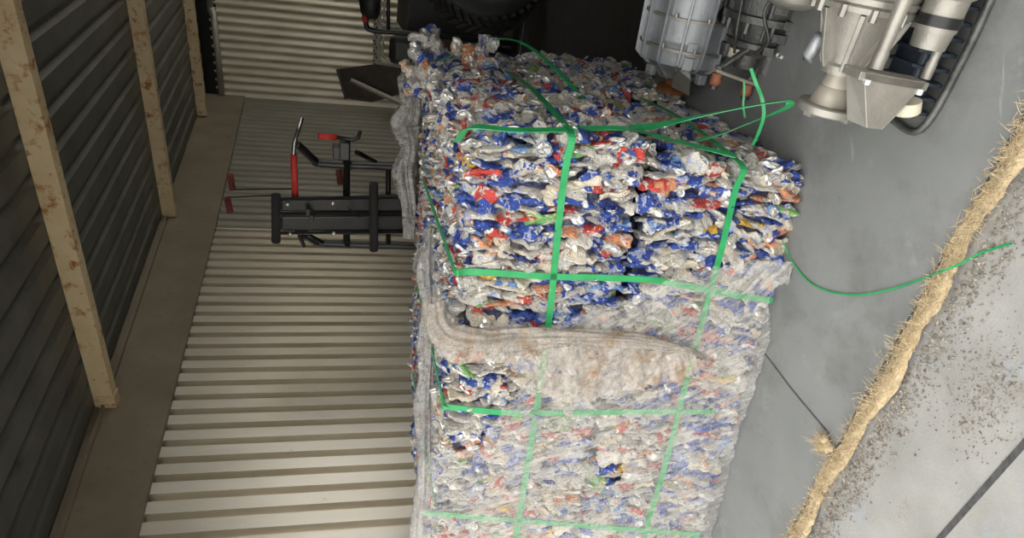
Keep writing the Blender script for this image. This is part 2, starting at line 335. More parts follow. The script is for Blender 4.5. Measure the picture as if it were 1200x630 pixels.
def can_mesh(seed):
    """one crushed can: a flattened, buckled shell with both ends; thin along z, long along x (unit size)"""
    r = np.random.default_rng(seed); NR, NL = 14, 9
    L = .5; vs = []; fs = []; mi = []
    cx = r.uniform(-.5, .5); bend = r.uniform(-.25, .25); tw = r.uniform(-.7, .7)
    ph = r.uniform(0, 6.28, 8); am = r.uniform(.05, .17, 4); kk = r.integers(1, 4, 4); rk = r.uniform(1.0, 3.0, 4)
    def deform(x, a, rad):
        y = math.cos(a) * .5 * rad; z = math.sin(a) * .5 * rad
        y *= 1 + am[0] * math.sin(kk[0] * 2.2 * x * 3 + ph[0]) ; z *= 1 + 1.6 * am[1] * math.sin(kk[1] * 3 * x * 3 + ph[1] + a)
        z += am[2] * 1.5 * math.sin(kk[2] * 2.0 * (x * 2.2 + cx) + ph[2]) + .20 * bend * (x * 2) ** 2 + am[3] * .9 * math.sin(4.5 * y + 5 * x + ph[3])
        y += bend * (x * 2) ** 2 * .5 + .06 * math.sin(6 * x + ph[4])
        z += .20 * (abs(((x * rk[0] + y * rk[1] + ph[7]) % 1.0) - .5) - .25) + .12 * (abs(((x * rk[2] - y * rk[3] + ph[4]) % 1.0) - .5) - .25)
        c, s_ = math.cos(tw * x), math.sin(tw * x); y, z = y * c - z * s_ * .35, z * c + y * s_ * .6
        x2 = x * (1 - .25 * abs(math.sin(a + ph[5])) * abs(bend) * 3) + .03 * math.sin(3 * a + ph[6])
        return (x2 + r.uniform(-.012, .012), y + r.uniform(-.018, .018), z + r.uniform(-.05, .05))
    prof = [(-.5, .80), (-.44, 1.0), (-.30, 1.03), (-.15, .98), (0, .94), (.15, .99), (.30, 1.03), (.43, 1.0), (.5, .78)]
    for (x, rad) in prof:
        for k in range(NR): vs.append(deform(x, 2 * PI * k / NR, rad))
    for i in range(NL - 1):
        for k in range(NR): fs.append((i * NR + k, i * NR + (k + 1) % NR, (i + 1) * NR + (k + 1) % NR, (i + 1) * NR + k)); mi.append(0)
    for e, x in ((0, -.5), (NL - 1, .5)):
        base = len(vs); sg = 1 if x < 0 else -1
        for (rr, dx) in ((.70, .035), (.28, .025)):
            for k in range(NR): vs.append(deform(x + sg * dx, 2 * PI * k / NR, rr))
        vs.append(deform(x + sg * .03, 0, 0.02))
        for k in range(NR):
            k2 = (k + 1) % NR; a, b_ = e * NR + k, e * NR + k2
            q = [(a, base + k, base + k2, b_), (base + k, base + NR + k, base + NR + k2, base + k2), (base + NR + k, base + 2 * NR, base + NR + k2)]
            if x > 0: q = [f[::-1] for f in q]
            fs += q; mi += [1] * 3
    return np.array(vs), fs, mi
SHAPES = [can_mesh(100 + i) for i in range(18)]
_cache = {}
def can_data(si, ci):
    if (si, ci) not in _cache:
        v, f, mi = SHAPES[si]; me = bpy.data.meshes.new('crushed_can'); me.from_pydata(v.tolist(), [], f)
        me.materials.append(CANS[ci]); me.materials.append(END); me.polygons.foreach_set('material_index', mi)
        if si % 3: me.polygons.foreach_set('use_smooth', [True] * len(me.polygons)); me.set_sharp_from_angle(angle=math.radians(24))
        me.update(); _cache[(si, ci)] = me
    return _cache[(si, ci)]
SHAPE_TRI = []
def frame_from(zv, xv):
    zv = zv / np.linalg.norm(zv); xv = xv - zv * (xv @ zv); xv /= np.linalg.norm(xv); return np.stack([xv, np.cross(zv, xv), zv], 1)
def jit(v, a): w = v + RNG.normal(0, a, 3); return w / np.linalg.norm(w)

def can_spots(u0, u1, v0, v1, z0, z1, faces):
    """positions, frames and sizes of the cans that show on the faces of one bale"""
    out = []
    def put(P, zv, xv, sz, face):
        fr = frame_from(zv, xv); nn = {'front': NF, 'side': NS, 'top': UP}[face]
        face0 = {'front': (Bp(0, v0, 0) - K) @ NF, 'side': (Bp(u0, 0, 0) - K) @ NS, 'top': z1 + (.045 * (((P - K) @ E2) - v0) / (v1 - v0) if v0 < .5 else 0)}[face]
        ext = .46 * float(np.linalg.norm((fr.T @ nn) * np.array(sz))); lim = {'front': .012, 'side': .055, 'top': .012}[face] + RNG.uniform(-.014, .006)
        over = (P - K) @ nn + ext - face0 - lim
        if over > 0: P = P - nn * over
        if face != 'top':
            ez = .46 * float(np.linalg.norm(fr.T[:, 2] * np.array(sz))); P = P.copy(); P[2] = min(max(P[2], z0 + ez), max(z1 - ez + .008, z0 + ez))
        def keep(P, ax, lo, hi):
            e = .5 * float(np.linalg.norm((fr.T @ ax) * np.array(sz))); a = (P - K) @ ax
            return P + ax * (min(max(a, lo + e), max(hi - e, lo + e)) - a)
        if face in ('side', 'top'): P = keep(P, E2, v0 + .004, v1 - .004)
        out.append((P, fr, sz, face))
    if 'front' in faces:
        u = u0 + .02
        while u < u1 - .01:
            z = z0 + RNG.uniform(.0, .05)
            while z < z1 - .02:
                uu = u + RNG.uniform(-.013, .013); wav = .008 * math.sin(9 * z + 3 * u)
                P = Bp(min(max(uu, u0 + .02), u1 - .02), v0, min(max(z, z0 + .03), z1 - .03)) + NF * (wav + RNG.uniform(-.018, .008))
                q = RNG.random()
                if q < .60: put(P, jit(E1, .20), jit(UP + .5 * RNG.normal() * NF, .25), (RNG.uniform(.095, .145), RNG.uniform(.066, .09), RNG.uniform(.018, .032)), 'front')
                elif q < .88: put(P, jit(NF + .9 * RNG.choice([-1, 1]) * E1, .25), jit(UP, .45), (RNG.uniform(.08, .13), RNG.uniform(.05, .078), RNG.uniform(.016, .03)), 'front')
                else: put(P - NF * .02, jit(UP * .5 + E1, .4), jit(NF, .3), (RNG.uniform(.06, .09), RNG.uniform(.050, .066), RNG.uniform(.026, .05)), 'front')
                z += RNG.uniform(.056, .085)
            u += RNG.uniform(.025, .032)
    if 'side' in faces:
        z = z0 + .03
        while z < z1 - .01:
            v = v0 + RNG.uniform(0, .05)
            while v < v1 - .01:
                bow = -.02 + .07 * abs(math.sin(2 * PI * (z - z0) / (z1 - z0))) ** .7 * (.55 + .45 * math.sin(PI * (v - v0) / (v1 - v0)))
                P = Bp(u0, min(max(v, v0 + .03), v1 - .03), min(max(z, z0 + .03), z1 - .03)) + NS * (bow + RNG.uniform(-.018, .022))
                q = RNG.random()
                if q < .78: put(P, jit(NS, .33), jit(E2 + RNG.normal() * .8 * UP, .3), (RNG.uniform(.09, .135), RNG.uniform(.062, .085), RNG.uniform(.018, .03)), 'side')
                else: put(P, jit(UP, .5), jit(NS, .5), (RNG.uniform(.08, .12), RNG.uniform(.06, .08), RNG.uniform(.024, .045)), 'side')
                v += RNG.uniform(.052, .078)
            z += RNG.uniform(.034, .048)
    if 'top' in faces:
        u = u0 + .02
        while u < u1 - .01:
            v = v0 + RNG.uniform(0, .05)
            while v < v1 - .01:
                P = Bp(min(max(u + RNG.uniform(-.012, .012), u0 + .02), u1 - .02), min(max(v, v0 + .03), v1 - .03), z1 + .045 * (v - v0) / (v1 - v0) * (1 if v0 < .5 else 0) + RNG.uniform(-.016, .012) + .008 * math.sin(6 * v + 2 * u))
                if RNG.random() < .7: put(P, jit(E1, .28), jit(E2 + RNG.normal() * .5 * UP, .25), (RNG.uniform(.09, .13), RNG.uniform(.06, .08), RNG.uniform(.015, .028)), 'top')
                else: put(P, jit(UP + RNG.choice([-1, 1]) * .5 * E1, .3), jit(E2, .6), (RNG.uniform(.09, .12), RNG.uniform(.06, .08), RNG.uniform(.024, .036)), 'top')
                v += RNG.uniform(.070, .10)
            u += RNG.uniform(.026, .034)
    return out

def bale(label, dims, faces, score, extra=()):
    u0, u1, v0, v1, z0, z1 = dims
    t = thing('can_bale', label, 'bale', Bp((u0 + u1) / 2, (v0 + v1) / 2, z0), 'baled crushed cans in the stack')
    O = ORIG[t.name]
    # packed core
    c = MB(); n = (26, 14, 10); ins = .028
    def P(i, j, k): return Bp(u0 + ins + (u1 - u0 - 2 * ins) * i / n[0], v0 + ins + (v1 - v0 - 2 * ins) * j / n[1], z0 + .004 + (z1 - z0 - ins - .004) * k / n[2])
    def patch(fn, a, b_):
        vs = [fn(i, j) for i in range(a + 1) for j in range(b_ + 1)]
        c.add(vs, [(i * (b_ + 1) + j, (i + 1) * (b_ + 1) + j, (i + 1) * (b_ + 1) + j + 1, i * (b_ + 1) + j + 1) for i in range(a) for j in range(b_)])
    patch(lambda i, k: P(i, 0, k), n[0], n[2]); patch(lambda i, k: P(i, n[1], k), n[0], n[2]); patch(lambda j, k: P(0, j, k), n[1], n[2]); patch(lambda j, k: P(n[0], j, k), n[1], n[2])
    patch(lambda i, j: P(i, j, n[2]), n[0], n[1]); patch(lambda i, j: P(i, j, 0), n[0], n[1])
    c.build('core', CORE, t)
    sp = can_spots(*dims, faces) + list(extra)
    order = sorted(range(len(sp)), key=lambda i: -score(*sp[i]))
    cols = RNG.choice(len(CANS), len(sp), p=CAN_W); shp = RNG.integers(0, len(SHAPES), len(sp))
    big_v = []; big_f = []; big_m = []; base = 0
    for rank, i in enumerate(order):
        Pn, fr, sz, face = sp[i]; si, ci = int(shp[i]), int(cols[i])
        if rank < 100:
            o = bpy.data.objects.new('crushed_can', can_data(si, ci)); COL.objects.link(o); o.parent = t
            mw = np.eye(4); mw[:3, :3] = fr * np.array(sz)[None, :]; mw[:3, 3] = Pn - O; o.matrix_local = Matrix(mw.tolist())
        else:
            v, f, mi = SHAPES[si]; w = (v * np.array(sz)) @ fr.T + (Pn - O)
            big_v.append(w); big_f += [tuple(base + q for q in ff) for ff in f]; big_m += [ci if q == 0 else len(CANS) for q in mi]; base += len(v)
    me = bpy.data.meshes.new('packed_cans'); me.from_pydata(np.concatenate(big_v).tolist(), [], big_f)
    for mm in CANS + [END]: me.materials.append(mm)
    me.polygons.foreach_set('material_index', big_m); me.polygons.foreach_set('use_smooth', [True] * len(me.polygons)); me.set_sharp_from_angle(angle=math.radians(24)); me.update()
    o = bpy.data.objects.new('packed_cans', me); COL.objects.link(o); o.parent = t; o['kind'] = 'stuff'
    return t
def facing(P, fr, sz):
    d = CAM - P; D = np.linalg.norm(d); d = d / D
    ax = np.abs(fr.T @ d); return (ax[0] * sz[1] * sz[2] + ax[1] * sz[0] * sz[2] + ax[2] * sz[0] * sz[1]) / D ** 2
def sc_top(P, fr, sz, face):
    u, z = uz(P); ok = {'front': (u < .78 or (z > 1.0 and u < .95)), 'side': True, 'top': False}[face]
    return facing(P, fr, sz) + (10 if ok else 0)
def sc_low(P, fr, sz, face):
    u, z = uz(P); ok = face == 'side' or (face == 'front' and u < .42 + (z - .3) * .1)
    return facing(P, fr, sz) + (10 if ok else 0)
def sc_back(P, fr, sz, face): return facing(P, fr, sz) + (10 if face == 'side' else 0)
# loose cans squeezed out at the far top corner of the back bale and over the front rim
def lumps(c, n, rad, face):
    out = []
    for k in range(n):
        P = c + RNG.normal(0, 1, 3) * rad
        out.append((P, frame_from(RNG.normal(0, 1, 3), RNG.normal(0, 1, 3)), (RNG.uniform(.09, .12), RNG.uniform(.06, .08), RNG.uniform(.03, .05)), face))
    return out
bale('baled crushed cans at the bottom front of the stack, half under clear film', (0.0, 1.95, 0.0, .98, 0.0, .618), ('front', 'side'), sc_low)
bale('baled crushed cans at the top front of the stack, printed blue, red and silver', (-.07, 1.95, -.01, .98, .640, 1.225), ('front', 'side', 'top'), sc_top)
bale('baled crushed cans at the bottom rear of the stack, beside the silver gearbox', (-.03, 1.92, 1.01, 2.0, 0.0, .60), ('side',), sc_back)
ex = lumps(Bp(-.02, 1.62, 1.262), 26, np.array([.07, .07, .035]), 'side') + lumps(Bp(-.10, 1.25, 1.0), 12, np.array([.03, .06, .10]), 'side')
bale('baled crushed cans at the top rear of the stack, peaked at its far corner', (-.03, 1.92, 1.01, 1.75, .628, 1.235), ('side', 'top'), sc_back, ex)

# ------------------------------------------------------------------ clear stretch film
def in_poly(x, y, P):
    c = np.zeros(x.shape, bool); j = len(P) - 1
    for i in range(len(P)):
        (xi, yi), (xj, yj) = P[i], P[j]
        c ^= ((yi > y) != (yj > y)) & (x < (xj - xi) * (y - yi) / (yj - yi + 1e-12) + xi); j = i
    return c
edge = [(936, 311), (926, 303), (905, 301), (885, 303), (860, 305), (835, 309), (810, 314), (790, 320), (772, 328), (755, 336), (735, 345), (715, 352), (690, 361), (665, 370), (640, 379), (615, 386), (590, 389), (560, 388), (535, 380), (522, 362), (513, 346), (503, 345), (500, 360), (503, 385), (515, 410),
        (540, 417), (565, 415), (590, 417), (612, 424), (628, 430), (622, 440), (608, 447), (603, 460), (590, 468), (583, 485), (572, 497), (565, 512), (545, 518), (535, 523), (515, 521), (500, 527), (494, 540), (492, 560), (490, 600), (488, 640), (486, 720),
        (835, 720), (842, 660), (842, 625), (846, 590), (849, 560), (856, 530), (860, 505), (864, 490), (872, 470), (884, 455), (888, 435), (898, 410), (900, 385), (896, 375), (898, 350), (902, 332), (915, 326), (930, 318)]
poly = [uz(onfront(px, py, .03)) for px, py in edge]
pu = [q[0] for q in poly]; pz = [q[1] for q in poly]
du = .0085; us = np.arange(min(pu) - .02, min(max(pu), 1.93) + .02, du); zs = np.arange(min(pz) - .02, max(pz) + .02, du)
UU, ZZ = np.meshgrid(us, zs, indexing='ij')
ins = in_poly(UU[:-1, :-1] + du / 2, ZZ[:-1, :-1] + du / 2, poly)
th = .42 + np.clip(UU - .3, 0, 1.2) * .75; ca, sa = np.cos(th), np.sin(th)
WA = UU * ca + ZZ * sa; WB = -UU * sa + ZZ * ca          # along and across the pull lines of the film
off = .060 + .005 * np.sin(WB * 47 + 3 * np.sin(WA * 5)) + .003 * np.sin(WB * 131 + 4 * np.sin(WA * 7 + 1)) + .003 * np.sin(WB * 223 + 5 * np.sin(WA * 9 + 2)) + .006 * np.sin(UU * 14 + ZZ * 9) * np.sin(ZZ * 17 - UU * 4)
flap = np.clip((.10 - UU) / .14, 0, 1) * np.clip((ZZ - .05) / .2, 0, 1); off = off - .02 * flap
m = MB(); used = np.zeros(UU.shape, bool); hole = [uz(onfront(a, c, .03)) for a, c in ((699, 541), (712, 536), (724, 535), (727, 548), (722, 560), (704, 563), (698, 556))]; ins &= ~in_poly(UU[:-1, :-1] + du / 2, ZZ[:-1, :-1] + du / 2, hole)
ii, jj = np.nonzero(ins)
for a, b_ in ((0, 0), (1, 0), (1, 1), (0, 1)): used[ii + a, jj + b_] = True
idx = -np.ones(UU.shape, int); idx[used] = np.arange(used.sum())
PV = K[None, :] + UU[used][:, None] * E1 + ZZ[used][:, None] * UP + off[used][:, None] * NF
PV[:, 2] = np.maximum(PV[:, 2], .004)
m.v = PV.tolist(); m.f = [(int(idx[i, j]), int(idx[i + 1, j]), int(idx[i + 1, j + 1]), int(idx[i, j + 1])) for i, j in zip(ii, jj)]; m.mi = [0] * len(m.f)
m.uv = np.stack([WA[used], WB[used]], 1)
film = m.build('stretch_film', FILM, None, Bp(1.0, -.05, 0.0), smooth=True)
tag(film, 'torn clear stretch film sheet clinging to the front of the bale stack', 'plastic film')
m = MB(); poly2 = [uz(onfront(a, c, .05)) for a, c in ((510, 348), (520, 372), (535, 384), (570, 388), (620, 389), (690, 389), (760, 394), (800, 402), (822, 422), (800, 436), (765, 444), (725, 452), (690, 462), (655, 466), (630, 452), (618, 434), (595, 420), (560, 418), (530, 420), (512, 408), (502, 382), (501, 360))]
ins = in_poly(UU[:-1, :-1] + du / 2, ZZ[:-1, :-1] + du / 2, poly2); used = np.zeros(UU.shape, bool); ii, jj = np.nonzero(ins)
for a, b_ in ((0, 0), (1, 0), (1, 1), (0, 1)): used[ii + a, jj + b_] = True
idx = -np.ones(UU.shape, int); idx[used] = np.arange(used.sum()); wv = np.sin(UU * 9 + .8)
o2 = off + .022 + .004 * np.sin(ZZ * 75 + 30 * UU + 6 * np.sin(UU * 4)) + .002 * np.sin(ZZ * 190 + UU * 90 + 4 * np.sin(UU * 11)) + .008 * wv
m.v = (K[None, :] + UU[used][:, None] * E1 + ZZ[used][:, None] * UP + o2[used][:, None] * NF).tolist()
m.f = [(int(idx[i, j]), int(idx[i + 1, j]), int(idx[i + 1, j + 1]), int(idx[i, j + 1])) for i, j in zip(ii, jj)]; m.mi = [0] * len(m.f)
m.uv = np.stack([(.8 * UU + .6 * ZZ)[used], (.8 * ZZ - .6 * UU + .03 * np.sin(UU * 8))[used]], 1)
o = m.build('folded_layer', FILM_B, film, smooth=True); o['label'] = 'folded second layer of film with brown stains'
def bunch(path, rad, seed, mt, name, parent=None, n=44, squash=None):
    """gathered film: a creased sleeve along a path"""
    r = np.random.default_rng(seed); P = spline(path, 10); rs = np.interp(np.linspace(0, 1, len(P)), np.linspace(0, 1, len(rad)), rad); ph = r.uniform(0, 6.28, 6)
    b = MB(); vs = []; uv = []
    for i, p in enumerate(P):
        d = P[min(i + 1, len(P) - 1)] - P[max(i - 1, 0)]; d /= np.linalg.norm(d)
        nn = NF if squash is None else squash; a = np.cross(d, nn); a /= np.linalg.norm(a); q = np.cross(a, d)
        for k in range(n):
            th = 2 * PI * k / n; w = i / 9.0
            cr = 1 + .20 * math.sin(5 * th + 1.6 * math.sin(w + ph[0]) + ph[1]) + .14 * math.sin(11 * th - w * .8 + ph[2]) + .16 * math.sin(w * 2.1 + 2 * th + ph[3]) + .10 * math.sin(17 * th + 2 * math.sin(w * 1.3)) + r.uniform(-.06, .06)
            vs.append(p + rs[i] * cr * (math.cos(th) * a + .62 * math.sin(th) * q)); uv.append((i * .03, k / n * .35 + .02 * math.sin(w)))
    fs = [(i * n + k, i * n + (k + 1) % n, (i + 1) * n + (k + 1) % n, (i + 1) * n + k) for i in range(len(P) - 1) for k in range(n)]
    b.add(vs, fs); b.uv = uv
    return b.build(name, mt, parent, path[0] if parent is None else None, smooth=True)
fr = lambda px, py, o=.09: onfront(px, py, o)
bn = bunch([fr(509, 352), fr(513, 375), fr(527, 392), fr(560, 398), (fr(600, 396)), fr(650, 395), fr(700, 396), fr(750, 400), fr(800, 410, .075), fr(825, 418, .06)], [.030, .042, .046, .040, .036, .030, .030, .024, .018, .010], 3, FILM_B, 'gathered_fold', film)
bn['label'] = 'thick gathered fold of film with brown stains'
tp = lambda u, v, z: Bp(u, v, z)
gt = bunch([tp(.02, 1.88, 1.26), tp(.12, 1.80, 1.32), tp(.24, 1.78, 1.30), tp(.36, 1.80, 1.34), tp(.50, 1.76, 1.31), tp(.62, 1.74, 1.33), tp(.80, 1.70, 1.30), tp(1.0, 1.66, 1.29)], [.04, .10, .07, .11, .07, .09, .06, .05], 8, FILM_G, 'film_bundle', squash=UP)
tag(gt, 'grey crumpled film bundle lying along the rear top rim of the bale stack', 'plastic film')
g2 = bunch([tp(.50, .62, 1.275), tp(.64, .55, 1.28), tp(.78, .50, 1.27), tp(.95, .46, 1.27), tp(1.10, .40, 1.27), tp(1.30, .36, 1.27), tp(1.55, .30, 1.265), tp(1.9, .28, 1.265)], [.04, .07, .05, .075, .05, .07, .06, .07], 12, FILM_G, 'film_bundle', squash=UP)
tag(g2, 'brownish film twist lying across the top of the front bale', 'plastic film')

# ------------------------------------------------------------------ green straps
SW = .024
def strap(label, pts, nrm, w=SW, n=8, name='strap'):
    P = spline(pts, n); k = len(P)
    if hasattr(nrm[0], '__len__'):
        q = np.linspace(0, len(nrm) - 1, k); N_ = [nrm[int(min(a, len(nrm) - 1))] * (1 - (a % 1)) + nrm[min(int(a) + 1, len(nrm) - 1)] * (a % 1) for a in q]
    else: N_ = [nrm] * k
    b = MB(); b.ribbon(P, N_, w); return tag(b.build(name, ST['strap'], None, pts[0], smooth=False), label, 'strap', None)
o1 = .030
def fz(px, py, o=o1): return onfront(px, py, o)
# round each bale, level with the floor
def level_strap(label, front_px, z_side, u0, vend, gr=None):
    a = [fz(*q) for q in front_px]; zc = a[0][2]
    side = [Bp(u0, v, zc + (z_side - zc) * v / vend) + NS * (.052 + .02 * math.sin(PI * v / vend)) for v in np.linspace(vend, .04, 9)]
    corner = [Bp(u0, -.01, zc) + (NS + NF) * .036]
    pts = side + corner + a; return strap(label, pts, [NS] * len(side) + [(NS + NF) / 1.414] + [NF] * len(a), n=6)
level_strap('green strap around the middle of the top front bale', [(664, 190), (659, 225), (655, 260), (650, 310), (646, 350), (640, 400), (630, 470), (619, 540), (606, 620), (600, 670)], .94, -.07, .96)
level_strap('green strap around the middle of the bottom front bale', [(862, 222), (853, 260), (846, 290), (838, 320), (822, 380), (806, 440), (790, 505), (775, 560), (760, 610), (748, 660)], .27, 0, .96)
# over the top and down the front
def down_strap(label, py_pts, vtop, uj=0.0):
    a = [fz(*q) for q in py_pts]; u = uz(a[0])[0]
    top = [Bp(u + uj * v, v, 1.225 + .030 + .045 * v) for v in np.linspace(vtop, .06, 6)]; rim = [Bp(u, -.012, 1.225) + (NF + UP) * .026]
    return strap(label, top + rim + a, [UP] * 6 + [(UP + NF) / 1.414] + [NF] * len(a), n=6)
strap('green strap down the corner edge where bale front and side meet', [Bp(-.03, .10, 1.262)] + [onside(a, c, .120 if a < 740 else .072) for a, c in ((552, 149), (600, 152), (650, 152), (700, 150), (738, 151), (765, 158), (800, 167), (835, 176), (863, 183))], NS + NF * .35, SW, 6)
down_strap('green strap down the bale front running under the film flap', [(548, 318), (600, 321), (650, 324), (700, 325), (765, 328), (800, 334), (860, 345), (905, 352)], .9)
down_strap('green strap down the bale front through the torn film hole', [(520, 476), (545, 479), (590, 483), (640, 484), (700, 483), (760, 482), (838, 482)], .9)
down_strap('green strap down the bale front at the far left end', [(500, 600), (560, 606), (640, 612), (740, 620), (820, 626)], .9)
def dr(px, py, D):                                   # a point D metres along the sight line, used for straps that hang free in the air
    d = ray(px, py); return CAM + d / np.linalg.norm(d) * D
strap('loose green strap arching high over the rear bale', [Bp(-.02, 1.45, 1.27), dr(556, 53, 3.35), dr(578, 46, 3.2), dr(603, 47, 3.05), dr(628, 60, 2.95), dr(655, 85, 2.85), dr(685, 116, 2.72), dr(712, 140, 2.60), dr(740, 150, 2.52)],
      [NS * .3 + UP, NS + UP * .6, NS + UP * .4, NS, NS, NS, NS, NS, NS], .024)
strap('loose green strap looping out over the grey floor beside the bales', [dr(738, 150, 2.50), dr(770, 147, 2.45), dr(820, 136, 2.40), dr(870, 126, 2.36), dr(915, 118.5, 2.36), dr(926, 121, 2.38), dr(918, 128, 2.42), dr(885, 142, 2.48), dr(850, 155, 2.52), dr(815, 165, 2.50)],
      [UP + NS * .2, UP + NS * .6, NS + UP * .3, NS, NS, NS + E2, NS, NS, NS, NS], .026)
strap('thin green strap curl hanging between the bales and the gearboxes', [dr(880, 80, 2.35), dr(886, 97, 2.36), dr(893, 115, 2.39), dr(895, 135, 2.43), dr(889, 155, 2.47), dr(882, 170, 2.50)], NS + E2 * .6, .012)
strap('thin green strap strand hanging behind the larger strap loop', [dr(872, 95, 2.5), dr(872, 108, 2.51), dr(871, 122, 2.52), dr(873, 138, 2.54)], NS + E2 * .6, .007)
fl = [lev(q[0], q[1], .004 if i else .05) for i, q in enumerate([(917, 282), (924, 298), (933, 313), (945, 327), (962, 338), (985, 344), (1010, 345), (1035, 341), (1060, 334), (1085, 325)])] + [lev(1105, 317, .035), lev(1125, 309, .012), lev(1150, 296, -.02), lev(1185, 285, -.02)]
strap('long thin green strap curving across the floor over the fibre strip', fl, UP, .006)

# ------------------------------------------------------------------ fibrous strip along the edge of the slab and the dirt beside it
ta, tb = -2.6, .24
m = MB(); r = np.random.default_rng(5); pts = []; rad = []
nS = 150
for i in range(nS + 1):
    t = ta + (tb - ta) * i / nS
    pts.append(R(1.232 + .010 * math.sin(t * 7) + .006 * math.sin(t * 19 + 1), t, .002)); rad.append(.023 * (1 + .12 * math.sin(t * 13) * math.sin(t * 31 + 2)) + r.uniform(-.003, .003))
n = 14; vs = []
for i, p in enumerate(pts):
    for k in range(n):
        th = 2 * PI * k / n; q = rad[i] * (1 + r.uniform(-.16, .16)); vs.append(p + WD * math.cos(th) * q * 1.15 + UP * (math.sin(th) * q * .5))
m.add(vs, [(i * n + k, (i + 1) * n + k, (i + 1) * n + (k + 1) % n, i * n + (k + 1) % n) for i in range(nS) for k in range(n)])
tg = lev(963, 520, .02)                              # the frayed tuft half way along
def fibre(p, d, l, w):
    d = d / np.linalg.norm(d); s_ = np.cross(d, UP + .01); s_ /= np.linalg.norm(s_); k = r.normal(0, .25, 3); q = p + d * l * .5 + k * l * .3; e = p + (d + k) * l
    m.add([p - s_ * w, p + s_ * w, q + s_ * w, q - s_ * w, e], [(0, 1, 2, 3), (3, 2, 4)])
for i in range(5200):
    t = r.uniform(ta, tb); p = R(1.232 + r.normal(0, .017), t, .012 + r.uniform(-.01, .012)); fibre(p, r.normal(0, 1, 3) * [1, 1, .35] + UP * .25, r.uniform(.012, .032), .0010)
for i in range(260): fibre(tg + r.normal(0, .012, 3) * [1, 1, .3], r.normal(0, 1, 3) * [1, 1, .5] + WD * .5, r.uniform(.02, .05), .001)
for i in range(9): m.lathe(tg + r.normal(0, .014, 3) * [1, 1, .2] - UP * .012, UP, [(0, .012), (.012, .014), (.022, .006)], 7)
o = m.build('fibre_strip', ST['fibre'], None, R(1.232, -.5, 0)); tag(o, 'long tan frayed fibre strip along the front edge of the grey floor', 'fibre strip')
m = MB()
def grain(p, q):
    a = r.normal(0, 1, (6, 3)); v = np.array([[1, 0, 0], [-1, 0, 0], [0, 1, 0], [0, -1, 0], [0, 0, .7], [0, 0, -.7]]) * q * (1 + .4 * a[:, :1]) + p
    m.add(v, [(0, 2, 4), (2, 1, 4), (1, 3, 4), (3, 0, 4), (2, 0, 5), (1, 2, 5), (3, 1, 5), (0, 3, 5)])
for i in range(3800):
    t = r.uniform(-2.0, .25); d = abs(r.normal(0, .045)); p = R(1.205 - d, t, -.0225); grain(p, r.uniform(.0012, .0045) * (1 if r.random() < .95 else 1.8))
for i in range(700):
    p = R(.98 + r.normal(0, .05), -.98 + r.normal(0, .09), -.0235); grain(p, r.uniform(.0012, .0035))
o = m.build('dirt', ST['dirt'], None, R(1.15, -.5, -.025)); tag(o, 'dark grit and dirt gathered in a band outside the fibre strip', 'dirt'); o['kind'] = 'stuff'

# ------------------------------------------------------------------ gearboxes lying on their sides, shafts towards the bales (-t)
AX = -WR
def bolts(m, c, rad, n, r_, l, ph=0, d=AX):
    a = np.cross(d, UP); a /= np.linalg.norm(a); b_ = np.cross(d, a)
    for k in range(n):
        th = 2 * PI * k / n + ph; m.lathe(c + rad * (math.cos(th) * a + math.sin(th) * b_), d, [(0, r_), (l, r_)], 6)
def fin(m, o, d, pts, th, rd):                       # radial fin: (along, radius) polygon in the plane of direction rd
    d = d / np.linalg.norm(d); n_ = np.cross(d, rd); poly = [o + d * a + rd * q - n_ * th / 2 for a, q in pts]; m.prism(poly, n_ * th)
def rdir(deg, d=AX):                                 # 0 = up, 90 = towards the door
    th = math.radians(deg); return UP * math.cos(th) - WD * math.sin(th)

# --- near gearbox with the round output flange
fc = lev(967, 131, .235); sA = fc @ WD; tA = fc @ WR; zA = fc[2]
def G(a, q=0, deg=0): return fc + WR * a + rdir(deg) * q
t = thing('gearbox', 'pale cast aluminium gearbox with round output flange, nearest the floor edge', 'gearbox', R(sA, tA + .45, 0.0))
m = MB(); m.lathe(G(.115), WR, [(0, .040), (0, .060), (.022, .062), (.03, .056), (.055, .062), (.10, .083), (.155, .108), (.170, .118)], 40)
m.build('tail_housing', ST['alu'], t, auto=40)
m = MB()
for dg, w in ((0, .012), (52, .014), (98, .016), (140, .012), (180, .012), (235, .012), (300, .012)):
    fin(m, G(.115), WR, [(.03, .045), (.012, .066), (.05, .086), (.165, .124), (.165, .06)], w, rdir(dg))
m.build('rib', ST['alu'], t, bevel=.002)
m = MB(); m.lathe(G(.285), WR, [(0, .10), (0, .130), (.014, .134), (.018, .128), (.022, .134), (.036, .134), (.04, .128), (.08, .142), (.18, .165), (.30, .172), (.42, .178), (.43, .20), (.47, .20), (.47, .05)], 44)
bolts(m, G(.300), .134, 11, .010, .03, .2); m.build('main_casing', ST['alu'], t, auto=35)
m = MB()
for q, (a, e) in enumerate(((.33, .16), (.36, .162), (.365, .165))): m.box(G(a + .004, e, 30 + q * 24), WR * .012, np.cross(WR, rdir(30 + q * 24)) * .008, rdir(30 + q * 24) * .006)
m.build('cast_mark', ST['alu_blue'], t, bevel=.001)
m = MB(); m.lathe(G(0), WR, [(0, .050), (0, .080), (.004, .084), (.022, .084), (.026, .080), (.026, .046)], 40)
for k in range(4):
    th = math.radians(20 + 90 * k); m.box(G(-.001, .072, 20 + 90 * k), WR * .006, np.cross(WR, rdir(20 + 90 * k)) * .012, rdir(20 + 90 * k) * .012)
m.build('flange', ST['alu'], t, auto=40)
m = MB(); m.lathe(G(.020), WR, [(0, .056), (.03, .050), (.052, .042), (.056, .038), (.060, .040), (.075, .037), (.10, .036)], 32); m.build('shaft_neck', ST['handle'], t, auto=40)
